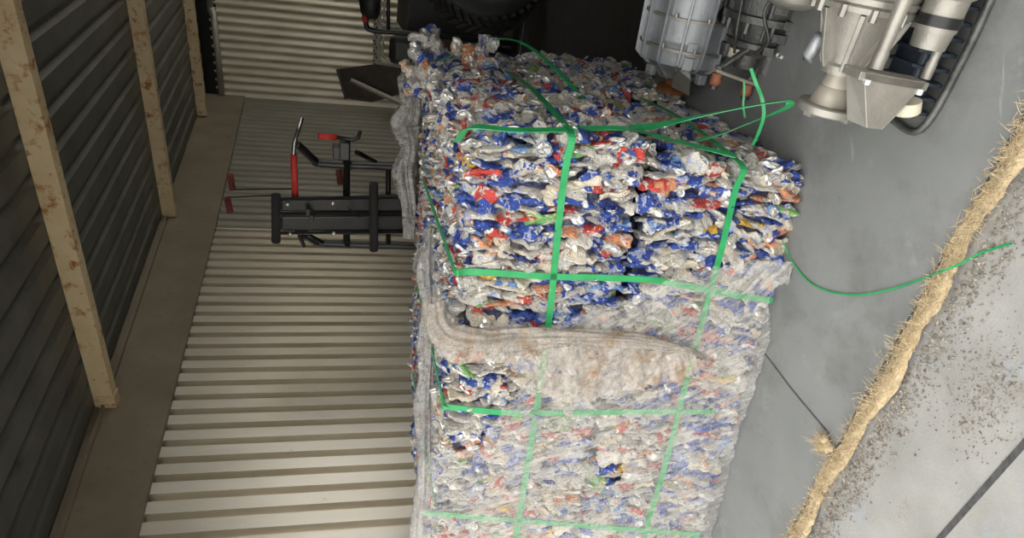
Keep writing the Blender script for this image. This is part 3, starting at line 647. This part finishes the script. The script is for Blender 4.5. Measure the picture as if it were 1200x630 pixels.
# side lobe nearer the door and lower: pump barrel with a dark band, tie rods
lo = ons(1086, 56, sA - .16)
m = MB(); m.lathe(lo, WR, [(0, .025), (.0, .042), (.04, .046), (.045, .050), (.12, .050), (.13, .062), (.26, .068), (.27, .08), (.31, .08), (.31, .02)], 32); m.build('pump_barrel', ST['alu'], t, auto=40)
m = MB(); m.lathe(lo + WR * .055, WR, [(0, .045), (0, .0525), (.026, .0525), (.026, .045)], 32); m.build('dark_band', ST['black'], t, auto=40)
m = MB()
for px_, py_, r_ in ((1026, 80, .018), (1084, 92, .013)):
    m.lathe(ons(px_, py_, sA - .18), WR, [(0, r_ * .8), (0, r_), (.04, r_), (.045, r_ * .85), (.30, r_ * 1.25)], 14)
m.build('tie_rod', ST['alu'], t, auto=40)
# triangular mounting bracket hanging to the front of the tie rods
sB = sA - .22
q1, q2, q3, q4 = ons(1013, 84, sB), ons(1087, 97, sB), ons(1032, 152, sB), ons(1016, 150, sB)
m = MB(); m.prism([q1, q2, q3, q4], WD * .006)
u_ = (q2 - q1) / np.linalg.norm(q2 - q1); m.prism([q1 - u_ * .008, q2 + u_ * .008, q2 + u_ * .008 + AX * .022, q1 - u_ * .008 + AX * .022], WD * .07)
m.prism([q4, q1, q1 + WD * .06 + UP * .012, q4 + WD * .06 + UP * .02], -UP * .006 + AX * .001)
m.prism([q3, q3 + (q2 - q3) * .55, q3 + (q2 - q3) * .55 + WD * .05, q3 + WD * .05], UP * -.006)
m.build('bracket', ST['alu'], t, bevel=.002)
m = MB(); m.lathe(q1 + u_ * .016 - WD * .004 + AX * .016, AX, [(0, .010), (.012, .010)], 6); m.build('bolt', ST['bolt'], t); m = MB(); m.lathe(q2 - u_ * .012 + AX * .018, AX, [(0, .010), (.014, .010)], 6); m.build('bolt', ST['bolt'], t)
m = MB(); m.lathe(ons(1064, 118, sB + .05), AX - UP * .3, [(0, .02), (0, .034), (.03, .036), (.036, .03)], 20); m.build('plug', ST['pale_plastic'], t, auto=40)
m = MB(); m.tube([G(.20, .085, -40), G(.14, .10, -50), G(.12, .105, -60), G(.2, .10, -75)], [.018, .017, .016, .016], 12); m.build('vent_tube', ST['alu_blue'], t, smooth=True)
m = MB(); m.box(R(sA, tA + .60, .03), WD * .17, WR * .10, UP * .03); m.box(R(sA - .02, tA + .60, .065), WD * .06, WR * .09, UP * .008); m.build('sump_foot', ST['alu'], t, bevel=.006)
# --- dark ribbed casting standing under its front side
t = thing('finned_casting', 'dark blue black finned casting lying below the pale flanged gearbox', 'engine part', R(1.60, -.26, 0))
c0 = R(1.60, -.26, .052); w_ = .16
m = MB(); m.box(c0, WD * .055, WR * (w_ + .02), UP * .035); m.build('body', ST['fins'], t, bevel=.01)
for k in range(9):
    m = MB(); x = -w_ + 2 * w_ * k / 8
    m.prism([c0 + WR * x - WD * .060 - UP * .05, c0 + WR * x - WD * .085 - UP * .04, c0 + WR * x - WD * .085 + UP * .02, c0 + WR * x - WD * .04 + UP * .045, c0 + WR * x + WD * .055 + UP * .045, c0 + WR * x + WD * .055 - UP * .05], WR * .010); m.build('fin', ST['fins'], t, bevel=.002)
m = MB(); m.tube(spline([c0 - WR * .21 - UP * .04 + WD * .05, c0 - WR * .20 - UP * .04 - WD * .08, c0 - WD * .105 - UP * .04, c0 + WR * .2 - UP * .04 - WD * .10], 6), .011, 10); m.build('rim', ST['alu_dark'], t, smooth=True)

# --- silver gearbox further back, with a rusty shaft flange
sC = 2.86; f2 = ons(788, 104, sC)
def Q(a, q=0, deg=0): return f2 + WR * a + rdir(deg) * q
t = thing('gearbox', 'silver ribbed gearbox with rusty output flange beside the rear bales', 'gearbox', R(sC, f2 @ WR + .35, 0))
m = MB(); m.lathe(Q(.065), WR, [(0, .05), (0, .085), (.02, .10), (.035, .128), (.06, .165), (.075, .185), (.10, .188), (.16, .186), (.17, .191), (.185, .191), (.195, .186), (.40, .190), (.50, .20), (.51, .225), (.55, .225), (.55, .05)], 44)
m.build('casing', ST['alu_blue'], t, auto=35)
for k, dg in enumerate((-20, 8, 36, 62, 90, 116, 145, 200, 260)):
    m = MB(); fin(m, Q(.065), WR, [(.03, .09), (.055, .18), (.085, .214), (.50, .228), (.50, .16), (.10, .16)], .011, rdir(dg)); m.build('long_rib', ST['alu_blue'], t, bevel=.002)
for a_ in (.20, .33):
    m = MB(); m.lathe(Q(a_), WR, [(0, .18), (0, .206), (.012, .206), (.012, .18)], 40); bolts(m, Q(a_ + .01), .203, 9, .007, .018, .3 + a_, WR); m.build('band', ST['alu'], t, auto=40)
m = MB()
for k in range(14): fin(m, Q(.065), WR, [(-.012, .045), (-.012, .075), (.045, .155), (.06, .12), (.03, .05)], .008, rdir(k * 360 / 14 + 7))
m.build('end_ribs', ST['alu_blue'], t, bevel=.0015)
m = MB(); m.lathe(Q(.02), WR, [(0, .030), (0, .042), (.05, .045)], 24); m.build('shaft_neck', ST['rust'], t, auto=40)
m = MB(); m.lathe(Q(-.01), WR, [(0, .03), (0, .074), (.016, .078), (.022, .070), (.03, .035)], 32); bolts(m, Q(-.01), .056, 4, .008, .008, .4); m.build('flange', ST['rust'], t, auto=40)
m = MB()
for dg in (-65, 25, 100):
    m = MB(); m.box(Q(.10, .185, dg), WR * .022, np.cross(WR, rdir(dg)) * .020, rdir(dg) * .016); m.lathe(Q(.075, .188, dg), WR, [(0, .009), (.03, .009)], 6); m.build('lug', ST['alu_blue'], t, bevel=.004)
m = MB(); m.prism([Q(.03, .10, 60), Q(.02, .17, 92), Q(.10, .21, 82), Q(.13, .16, 62)], WR * .02 + WD * .01); m.build('tab', ST['alu'], t, bevel=.002)
m = MB()
for zz, a0, w2 in ((.14, .14, .045), (.175, .20, .05)):
    cc = Q(a0 + .02, .188, 75); m.box(cc, WR * w2 * .6, np.cross(WR, rdir(75)) * .022, rdir(75) * .008); 
m.lathe(Q(.11, .17, 78), WR, [(0, .016), (.06, .018)], 16); m.build('cover_plate', ST['alu_blue'], t, bevel=.003)
m = MB(); m.lathe(Q(.38, .20, 104), rdir(104), [(0, .035), (.02, .035), (.02, .022), (.006, .022)], 20); m.build('port', ST['black'], t, auto=40)
zb = f2[2]
m = MB(); m.box(R(sC, f2 @ WR + .40, .05), WD * .20, WR * .05, UP * .05); m.box(R(sC, f2 @ WR + .40, (zb - .12) / 2 + .05), WD * .10, WR * .04, UP * max((zb - .12) / 2 - .05, .02)); m.build('sump_foot', ST['alu_dark'], t, bevel=.008)

# --- dark oily gearbox lying below it, with a bar of orange rubber mounts
sD = 2.47; f3 = ons(884, 62, sD)
def D_(a, q=0, deg=0): return f3 + WR * a + rdir(deg) * q
t = thing('gearbox', 'dark oily gearbox with orange rubber mounts between the two pale gearboxes', 'gearbox', R(sD, f3 @ WR + .2, 0))
zf = f3[2]
m = MB(); m.lathe(D_(0), WR, [(0, .04), (0, .10), (.02, .11), (.03, .128), (.05, .130), (.055, .118), (.12, .14), (.125, .165), (.15, .165), (.155, .15), (.40, .17), (.40, .05)], 34); bolts(m, D_(.125), .154, 10, .010, .04, .3)
m.build('casing', ST['alu_dark'], t, auto=35)
for dg in (-40, -5, 30, 62, 95, 130):
    m = MB(); fin(m, D_(0), WR, [(.05, .10), (.06, .135), (.12, .15), (.38, .165), (.38, .12)], .010, rdir(dg)); m.build('rib', ST['alu_dark'], t, bevel=.002)
m = MB(); m.lathe(D_(-.055, .045, 30), WR, [(0, .03), (0, .050), (.02, .054), (.06, .056)], 24); m.lathe(D_(-.07, .08, 110), WR, [(0, .02), (0, .040), (.03, .042), (.10, .046)], 20); m.lathe(D_(-.03, .11, -30), WR, [(0, .025), (.05, .030)], 18); m.build('shaft_boss', ST['alu_dark'], t, auto=40)
m = MB(); m.lathe(D_(-.02, .095, 12), WR, [(0, .025), (0, .030), (.035, .030)], 20); m.build('cap', ST['pale_plastic'], t, auto=40)
m = MB(); m.lathe(D_(.03, .125, 98), -WD + UP * .2, [(0, .010), (.03, .012), (.034, .007), (.06, .007)], 12); m.build('sensor', ST['bolt'], t, auto=40)
m = MB()
for k in range(5): m.box(D_(.04 + .05 * k, .155, 75 + 9 * (k % 3)), WR * .016, np.cross(WR, rdir(75)) * (.02 + .006 * (k % 2)), rdir(75) * .016)
m.tube(spline([D_(.02, .13, 60), D_(.08, .175, 70), D_(.18, .18, 55), D_(.30, .17, 68)], 6), .007, 8); m.tube(spline([D_(.0, .12, 20), D_(.1, .165, 25), D_(.3, .175, 18)], 6), .006, 8)
m.build('fittings', ST['alu_dark'], t, bevel=.002)
b1, b2 = ons(842, 83, sD - .06), ons(878, 96, sD - .06)
d_ = (b2 - b1) / np.linalg.norm(b2 - b1)
m = MB(); nn = np.cross(d_, WD); m.box((b1 + b2) / 2, d_ * (np.linalg.norm(b2 - b1) / 2 + .02), WD * .024, nn * .007); mb = m.build('mount_bar', ST['handle'], t, bevel=.004)
for p in (b1, b2):
    m = MB(); m.lathe(p + AX * .008, AX, [(0, .017), (.004, .022), (.018, .019), (.024, .023), (.044, .022), (.05, .015)], 18); m.build('rubber_mount', ST['rubber_orange'], t, smooth=True)
    m = MB(); m.lathe(p + AX * .05, AX, [(0, .014), (.022, .014)], 6); m.lathe(p - AX * .02, AX, [(0, .016), (.014, .016), (.02, .010)], 12); m.build('mount_bolt', ST['alu_dark'], t)
m = MB(); m.tube([b1 - AX * .01, D_(.06, .10, 60)], .012, 8); m.tube([b2 - AX * .01, D_(.08, .12, 110)], .014, 8); m.build('mount_arm', ST['alu_dark'], t)
m = MB(); m.box(R(sD, f3 @ WR + .28, .045), WD * .15, WR * .13, UP * .045); m.box(R(sD, f3 @ WR + .28, zf / 2 - .02), WD * .09, WR * .10, UP * max(zf / 2 - .06, .02)); m.build('sump_foot', ST['alu_dark'], t, bevel=.008)
# --- brown round housing end between the gearboxes
sE = 2.12; f4 = ons(930, -2, sE); 
t = thing('round_housing', 'brownish round casting end just behind the pale flanged gearbox', 'engine part', R(sE, f4 @ WR + .1, 0))
m = MB(); m.lathe(f4 + AX * .035, WR, [(0, .02), (.004, .05), (.014, .075), (.03, .092), (.06, .10), (.25, .11)], 32); m.build('dome', ST['alu'], t, auto=50)
m = MB(); m.lathe(f4 + WR * .06, WR, [(0, .10), (0, .118), (.018, .118), (.018, .10)], 32); bolts(m, f4 + WR * .055, .110, 8, .007, .03); m.build('rim', ST['rust'], t, auto=40)
m = MB(); m.box(R(sE, f4 @ WR + .16, f4[2] / 2 - .03), WD * .05, WR * .07, UP * max(f4[2] / 2 - .03, .02)); m.build('foot', ST['alu_dark'], t, bevel=.006)
# --- blue tub whose edge shows past the silver gearbox
ft = ons(733, -9, 3.75); zt = ft[2]
t = thing('plastic_tub', 'dark blue plastic tub edge showing behind the silver gearbox', 'tub', R(3.75, ft @ WR + .25, 0))
m = MB(); m.lathe(R(3.75, ft @ WR + .24, 0), UP, [(0, .17), (0, .19), (max(zt, .1), .235), (max(zt, .1), .225), (.01, .18)], 28); m.build('body', ST['blue_tub'], t, auto=40)
m = MB(); m.lathe(R(3.75, ft @ WR + .24, max(zt, .1) - .02), UP, [(0, .232), (0, .246), (.022, .248), (.022, .225)], 28); m.build('rim', ST['blue_tub'], t, auto=40)

# ------------------------------------------------------------------ black exercise machine against the left wall
sM = 5.0
def mp(px, py, ds=0.0): return ons(px, py, sM + ds)
c = mp(400, 240); t = thing('exercise_machine', 'black exercise machine with red grips and padded boards by the left wall', 'exercise machine', R(5.1, c @ WR, 0))
def tubes(name, paths, r_, mt, n=10, sm=True):
    for p in paths:
        m = MB(); m.tube(p, r_, n); o = m.build(name, ST[mt], t, smooth=sm)
def dropz(p): q = np.array(p); q[2] = .03; return q
ur = [mp(347, 168, .0), mp(356, 176, .05), mp(368, 187, .13), mp(380, 192, .16), mp(470, 196, .16)]; ul = [mp(349, 270, 0), mp(358, 276, .05), mp(370, 283, .13), mp(380, 285, .16), mp(470, 288, .16)]
ur.append(dropz(ur[-1])); ul.append(dropz(ul[-1]))
tubes('upright', [spline(ur[:5], 6) + [ur[5]], spline(ul[:5], 6) + [ul[5]]], .032, 'black', 12)
tubes('base_bar', [[ur[5] - WD * .5, ur[5] + WD * .6], [ul[5] - WD * .5, ul[5] + WD * .6], [ur[5] + WD * .5, ul[5] + WD * .5]], .03, 'black', 4, False)
tubes('brace', [[mp(404, 190, .1), mp(446, 196, .55), ], [mp(418, 178, .3), mp(440, 190, .6)], [mp(405, 190, .16), mp(405, 288, .16)], [mp(455, 196, .16), mp(455, 288, .16)]], .022, 'black', 8)
tubes('pull_bar', [[mp(345, 232, -.03), mp(344, 178, -.03), mp(345, 167, -.03), mp(354, 138, .10)]], .0155, 'chrome', 12)
tubes('pull_bar', [[mp(350, 262, -.03), mp(351, 276, -.03), mp(356, 288, .02)]], .017, 'black', 12)
tubes('red_grip', [[mp(346, 231, -.03), mp(344.2, 181, -.03)]], .026, 'red', 14); tubes('red_grip', [[mp(373, 159, -.05), mp(394, 161, -.02)]], .024, 'red', 14)
tubes('handle_bar', [[mp(392, 160, -.02), mp(414, 164, 0), mp(420, 161, 0), mp(422, 153, .02)]], .016, 'black', 10)
tubes('cross_arm', [[mp(407, 162, .03), mp(407, 288, .03)]], .024, 'black', 4, False)
m = MB(); a_, b_ = mp(398, 170, .0), mp(399, 185, .0); m.box((a_ + b_) / 2, (b_ - a_) / 2, WD * .05, UP * .055); m.box(mp(404, 175, .0), WR * .07, WD * .06, UP * .04); m.build('sleeve', ST['black'], t, bevel=.008)
# two padded boards in a frame between foam rollers
for ya0, ya1, yb0, yb1 in ((234, 248, 229, 248), (254, 271, 253, 270)):
    m = MB(); P4 = [mp(329, ya0, -.10), mp(329, ya1, -.10), mp(470, yb1 + 2, .02), mp(470, yb0, .02)]
    e = P4[2] - P4[1]; k = (P4[1][2] - .35) / max(P4[1][2] - P4[2][2], .1)
    P4[2] = P4[1] + (P4[2] - P4[1]) * k; P4[3] = P4[0] + (P4[3] - P4[0]) * k
    m.prism(P4, WD * .045); o = m.build('padded_board', ST['vinyl'], t, bevel=.014)
bolts_px = ((337, 239), (390, 238), (340, 274), (391, 273))
for q in bolts_px:
    m = MB(); m.lathe(mp(q[0], q[1], -.125), -WD, [(0, .017), (.010, .016), (.016, .008)], 12); m.build('bolt', ST['bolt'], t, smooth=True)
def lowend(p, q, z):
    return p + (q - p) * ((p[2] - z) / (p[2] - q[2]))
for ya, yb in ((233, 231), (250, 250), (273, 272)):
    p, q = mp(328, ya, -.115), mp(468, yb, .0); m = MB(); m.tube([p, lowend(p, q, .3)], .016, 4); m.build('board_rail', ST['black'], t)
tubes('foam_roller', [[mp(323.5, 228, -.14), mp(323.5, 283, -.14)], [mp(438, 215, -.14), mp(438, 293, -.14)]], .036, 'foam', 16)
for a_, b_ in ((361, 248), (365, 255)):
    m = MB(); m.box(mp(a_, b_, -.14), WR * .028, WD * .02, UP * .018); m.build('latch', ST['black'], t, bevel=.004)
m = MB(); m.tube([mp(408, 243, -.13), mp(421, 255, -.1)], .006, 6); m.build('cord', ST['black'], t)
tubes('brace', [[mp(352, 262, .05), mp(364, 277, .2)], [mp(360, 275, .02), mp(378, 284, .13)]], .02, 'black', 8)
# ribbed grips on cords
def ribbed(label, px, py, s, cord):
    p = ons(px, py, s); m = MB(); a = WR * 1.0 + UP * .08; a /= np.linalg.norm(a); L = .15
    m.lathe(p - a * L / 2, a, [(L * i / 16, .030 if i % 2 else .021) for i in range(17)], 14); t2 = thing('ribbed_grip', label, 'grip', p)
    m.build('grip', ST['rustred'], t2, auto=50); m = MB(); m.tube(cord, .006, 6); m.build('cord', ST['black'], t2)
ribbed('dark red ribbed grip on the left wall, nearer the back wall', 271, 213, 5.35, [ons(271, 213, 5.35), ons(275, 222, 5.3), ons(345, 221, 5.1)])
ribbed('dark red ribbed grip on the left wall, nearer the door', 268, 240, 5.35, [ons(268, 240, 5.35), ons(266, 231, 5.3), ons(322, 229, 5.0)])
ribbed('dark red ribbed grip hanging behind the exercise machine cross arm', 398, 206, 5.35, [ons(398, 206, 5.35), ons(398, 196, 5.2)])

# ------------------------------------------------------------------ things along the back wall
sS = 8.6
def sp(px, py, ds=0): return ons(px, py, sS + ds)
t = thing('shovel', 'wide dark shovel standing blade up near the back corner', 'shovel', R(sS, sp(440, 100) @ WR, 0))
m = MB(); m.prism([sp(394, 81, .15), sp(440, 75, .05), sp(470, 80, 0), sp(470, 110, 0), sp(436, 120, .05), sp(404, 115, .15)], WD * .012); m.prism([sp(394, 81, .15), sp(397, 80, .15), sp(407, 115, .15), sp(404, 115, .15)], -WD * .05); m.build('blade', ST['shovel'], t, bevel=.004)
e0, e1 = sp(411, 94, -.02), sp(470, 121, -.10); k = (e0[2] - .02) / (e0[2] - e1[2]); m = MB(); m.tube([e0, e0 + (e1 - e0) * k], .032, 10); m.build('handle', ST['handle'], t, smooth=True)
sP = 10.6
def pp(px, py, ds=0): return ons(px, py, sP + ds)
t = thing('stamped_panel', 'pale stamped metal panel with rounded openings leaning at the back wall', 'metal panel', R(sP, pp(450, 30) @ WR, 0))
pa, pb = pp(437, 76), pp(437, -30); zt = pa[2]; L0 = pa @ WR; L1 = pb @ WR
m = MB()
def ring(c0, c1, z0, z1, w, fr_, th=.03, n=6):       # rounded rectangular rim around an opening
    rr = min(c1 - c0, z1 - z0) * .28; path = []
    for (cx, cz, a0) in ((c1 - rr, z1 - rr, 0), (c0 + rr, z1 - rr, 90), (c0 + rr, z0 + rr, 180), (c1 - rr, z0 + rr, 270)):
        for k in range(n + 1):
            a = math.radians(a0 + 90 * k / n); path.append(R(sP - fr_, cx + rr * math.cos(a), cz + rr * math.sin(a)))
    path.append(path[0]); m.tube(path, w, 8, cap=False)
zm = zt - .52
for c0, c1 in ((L0 + .05, L0 + .55), (L0 + .62, L0 + 1.12), (L0 + 1.2, L0 + 1.6)): ring(c0, c1, zm + .06, zt - .08, .030, .03); ring(c0 + .07, c1 - .07, zm + .13, zt - .15, .018, .05)
for (a, z_) in ((zt, .05), (zt - .05, .03)): m.box(R(sP, (L0 + L1) / 2, a - .03), WR * (L1 - L0) / 2, WD * .03, UP * .035)
for x in (L0 + .02, L0 + .585, L0 + 1.16): m.box(R(sP, x, (zm + zt) / 2), WR * .05, WD * .02, UP * (zt - zm) / 2)
m.box(R(sP, (L0 + L1) / 2, zm / 2), WR * (L1 - L0) / 2, WD * .02, UP * (zm / 2)); m.build('panel', ST['panel'], t, bevel=.006)
m = MB(); r = np.random.default_rng(2)
for k in range(26): m.lathe(R(sP - .04, L0 + .03 + (L1 - L0 - .06) * k / 25, zt - .03 + .02 * math.sin(k * 2.1)), -WD, [(0, .016), (.006, .014)], 8)
m.build('bolt_heads', ST['shovel'], t)
sH = 7.1
def hp(px, py, ds=0): return ons(px, py, sH + ds)
t = thing('hand_truck', 'black tubular hand truck with a red grip standing by the back wall', 'hand truck', R(sH, hp(440, 20) @ WR, 0))
a = [hp(468, 38), hp(436, 35.5), hp(429, 28), hp(427.5, 5), hp(427, -8), hp(434, -14), hp(468, -14)]
k0 = dropz(a[0]); k1 = dropz(a[-1])
m = MB(); m.tube([k0] + spline(a, 5) + [k1], .028, 10); m.tube([hp(455, 37), hp(455, -14)], .02, 8); m.build('frame', ST['black'], t, smooth=True)
m = MB(); m.tube([hp(428.6, 25), hp(427.4, 3)], .036, 12); m.build('red_grip', ST['red'], t, smooth=True)
m = MB(); m.box((k0 + k1) / 2 - WD * .12 - UP * .015, WR * .28, WD * .16, UP * .01); m.build('toe_plate', ST['black'], t)
for kk in (k0, k1):
    m = MB(); m.lathe(kk + WD * .10 + UP * .09 - WR * .03, WR, [(0, .05), (0, .11), (.01, .12), (.05, .12), (.06, .11), (.06, .05)], 20); m.build('wheel', ST['tyre'], t, auto=40)
q = hp(434, 2, -.05); qb = R(sH - .05, q @ WR, 0)
t = thing('cloth_bundle', 'black bundle hung over the top of the hand truck', 'bundle', q)
m = MB(); m.lathe(q - UP * .10, UP, [(0, .10), (.03, .16), (.12, .17), (.19, .12), (.21, .03)], 18); m.build('cloth', ST['tarp'], t, smooth=True); m = MB(); m.tube([q + UP * .10, q + UP * .16 + WR * .05], .012, 8); m.build('tie', ST['black'], t)
q = hp(460, -9, .05); t = thing('canister', 'small red canister behind the black hand truck', 'canister', R(sH + .42, q @ WR, 0))
zz = ons(458, 0, sH + .42)[2]
m = MB(); m.lathe(R(sH + .42, q @ WR, 0), UP, [(0, .06), (.02, .07), (zz - .06, .07), (zz, .05), (zz, .03)], 20); m.build('body', ST['red'], t, auto=40); m = MB(); m.lathe(R(sH + .42, q @ WR, zz), UP, [(0, .03), (.05, .03), (.06, .02)], 14); m.build('cap', ST['black'], t, auto=40)
# black upholstered seat standing upright
sK = 7.3
def kp(px, py, ds=0): return ons(px, py, sK + ds)
t = thing('seat', 'black upholstered seat back standing between the hand truck and the bales', 'seat', R(sK, kp(468, 55) @ WR, 0))
z1 = kp(456, 55)[2]; x0, x1 = kp(460, 75) @ WR, kp(460, 40) @ WR
m = MB(); m.box(R(sK, (x0 + x1) / 2, z1 - .45), WR * (x1 - x0) / 2, WD * .07, UP * .45); m.build('backrest', ST['vinyl'], t, bevel=.09)
m = MB(); m.box(R(sK - .2, (x0 + x1) / 2, z1 - .95), WR * (x1 - x0) / 2, WD * .26, UP * .07); m.build('cushion', ST['vinyl'], t, bevel=.05)
m = MB(); zz = z1 - 1.02
if zz > .06: m.box(R(sK - .2, (x0 + x1) / 2, zz / 2), WR * (x1 - x0) / 2 * .8, WD * .2, UP * zz / 2); m.build('base', ST['black'], t, bevel=.01)
m = MB(); m.box(R(5.12, -1.15, .004), WD * 1.60, WR * 1.7, UP * .0035); o = m.build('floor_layer', ST['mat'], None, R(5.12, -1.15, 0), bevel=.002); tag(o, 'dark brown layer added over the floor behind the silver gearbox and bales', 'mat')  # thin dark layer added to make the floor behind the bales darker
# big dark tyres and sheeted goods behind the bales
def tyre(label, c, rad, wid, ax):
    t = thing('tyre', label, 'tyre', np.array([c[0], c[1], 0])); ax = ax / np.linalg.norm(ax); w = wid
    m = MB(); prof = [(-w * .35, rad * .50), (-w * .5, rad * .58), (-w * .55, rad * .75), (-w * .5, rad * .92), (-w * .42, rad * .97), (w * .42, rad * .97), (w * .5, rad * .92), (w * .55, rad * .75), (w * .5, rad * .58), (w * .35, rad * .50), (-w * .35, rad * .50)]
    m.lathe(c, ax, prof, 56, cap=False); m.build('carcass', ST['tyre'], t, auto=50)
    a = np.cross(ax, UP); a /= np.linalg.norm(a); b_ = np.cross(ax, a)
    for k in range(40):
        th = 2 * PI * k / 40; e = math.cos(th) * a + math.sin(th) * b_; f_ = np.cross(ax, e)
        for sd in (-1, 1):
            m = MB(); cc = c + e * rad * .975 + ax * sd * w * .24 + f_ * sd * .02; m.box(cc, ax * w * .22 + f_ * .035 * sd, f_ * .022, e * rad * .028); m.build('tread_lug', ST['tyre'], t)
    m = MB(); m.lathe(c - ax * w * .2, ax, [(0, .03), (0, rad * .16), (.02, rad * .2), (.03, rad * .46), (-.06, rad * .5), (w * .4, rad * .5)], 40); m.build('rim', ST['alu_dark'], t, auto=40)
tc = ons(566, -38, 6.2); zr = ons(486, -20, 6.2)[2]; tr_ = .56
tyre('large black treaded tyre standing behind the bale stack', np.array([*(R(6.2, tc @ WR, 0)[:2]), tr_]), tr_ - .016 + .005, .34, WD * .8 - WR * .6)
q0 = ons(600, 78, 7.8) @ WR; q1 = TR - .4; zc = ons(474, 40, 7.8)[2]
m = MB(); r = np.random.default_rng(4); nx, ny = 40, 22; vs = []
for i in range(nx + 1):
    for j in range(ny + 1):
        f_ = j / ny; x = q0 + (q1 - q0) * i / nx; s_ = 7.82; fl_ = .05 * math.sin(i * .9) * math.sin(i * .33 + 1)
        if f_ < .5: z_ = zc * (f_ / .5); s_ = 7.82 + fl_ * (1 - f_ * 2) - .10 * (1 - f_ * 2)
        else: z_ = zc - .05 * math.sin((f_ - .5) * 12 + i * .4) ; s_ = 7.82 + (f_ - .5) * 2 * 1.6
        if i == 0 or i == nx: z_ = max(z_ - .12, 0) if f_ >= .5 else z_ * .86
        vs.append(R(s_, x, max(z_, .003)))
m.add(vs, [(i * (ny + 1) + j, (i + 1) * (ny + 1) + j, (i + 1) * (ny + 1) + j + 1, i * (ny + 1) + j + 1) for i in range(nx) for j in range(ny)])
m.prism([R(7.84, q0, .003), R(7.84, q0, zc * .8), R(9.4, q0, zc * .8), R(9.4, q0, .003)], -WR * .02)
o = m.build('plastic_sheeting', ST['tarp'], None, R(8.2, (q0 + q1) / 2, 0), smooth=False); tag(o, 'black plastic sheeting over a low pile before the back wall', 'sheeting')

# ------------------------------------------------------------------ light: overcast daylight through the open door
w = bpy.data.worlds.new('world'); scene.world = w; w.use_nodes = True
wt = w.node_tree; bg = wt.nodes['Background']; bg.inputs[0].default_value = (1.0, .985, .95, 1); bg.inputs[1].default_value = 2.2
scene.view_settings.view_transform = 'Standard'; scene.view_settings.look = 'None'; scene.view_settings.gamma = 1; scene.view_settings.use_curve_mapping = False
scene.view_settings.exposure = .5
scene.cycles.max_bounces = 10; scene.cycles.diffuse_bounces = 6; scene.cycles.transparent_max_bounces = 24
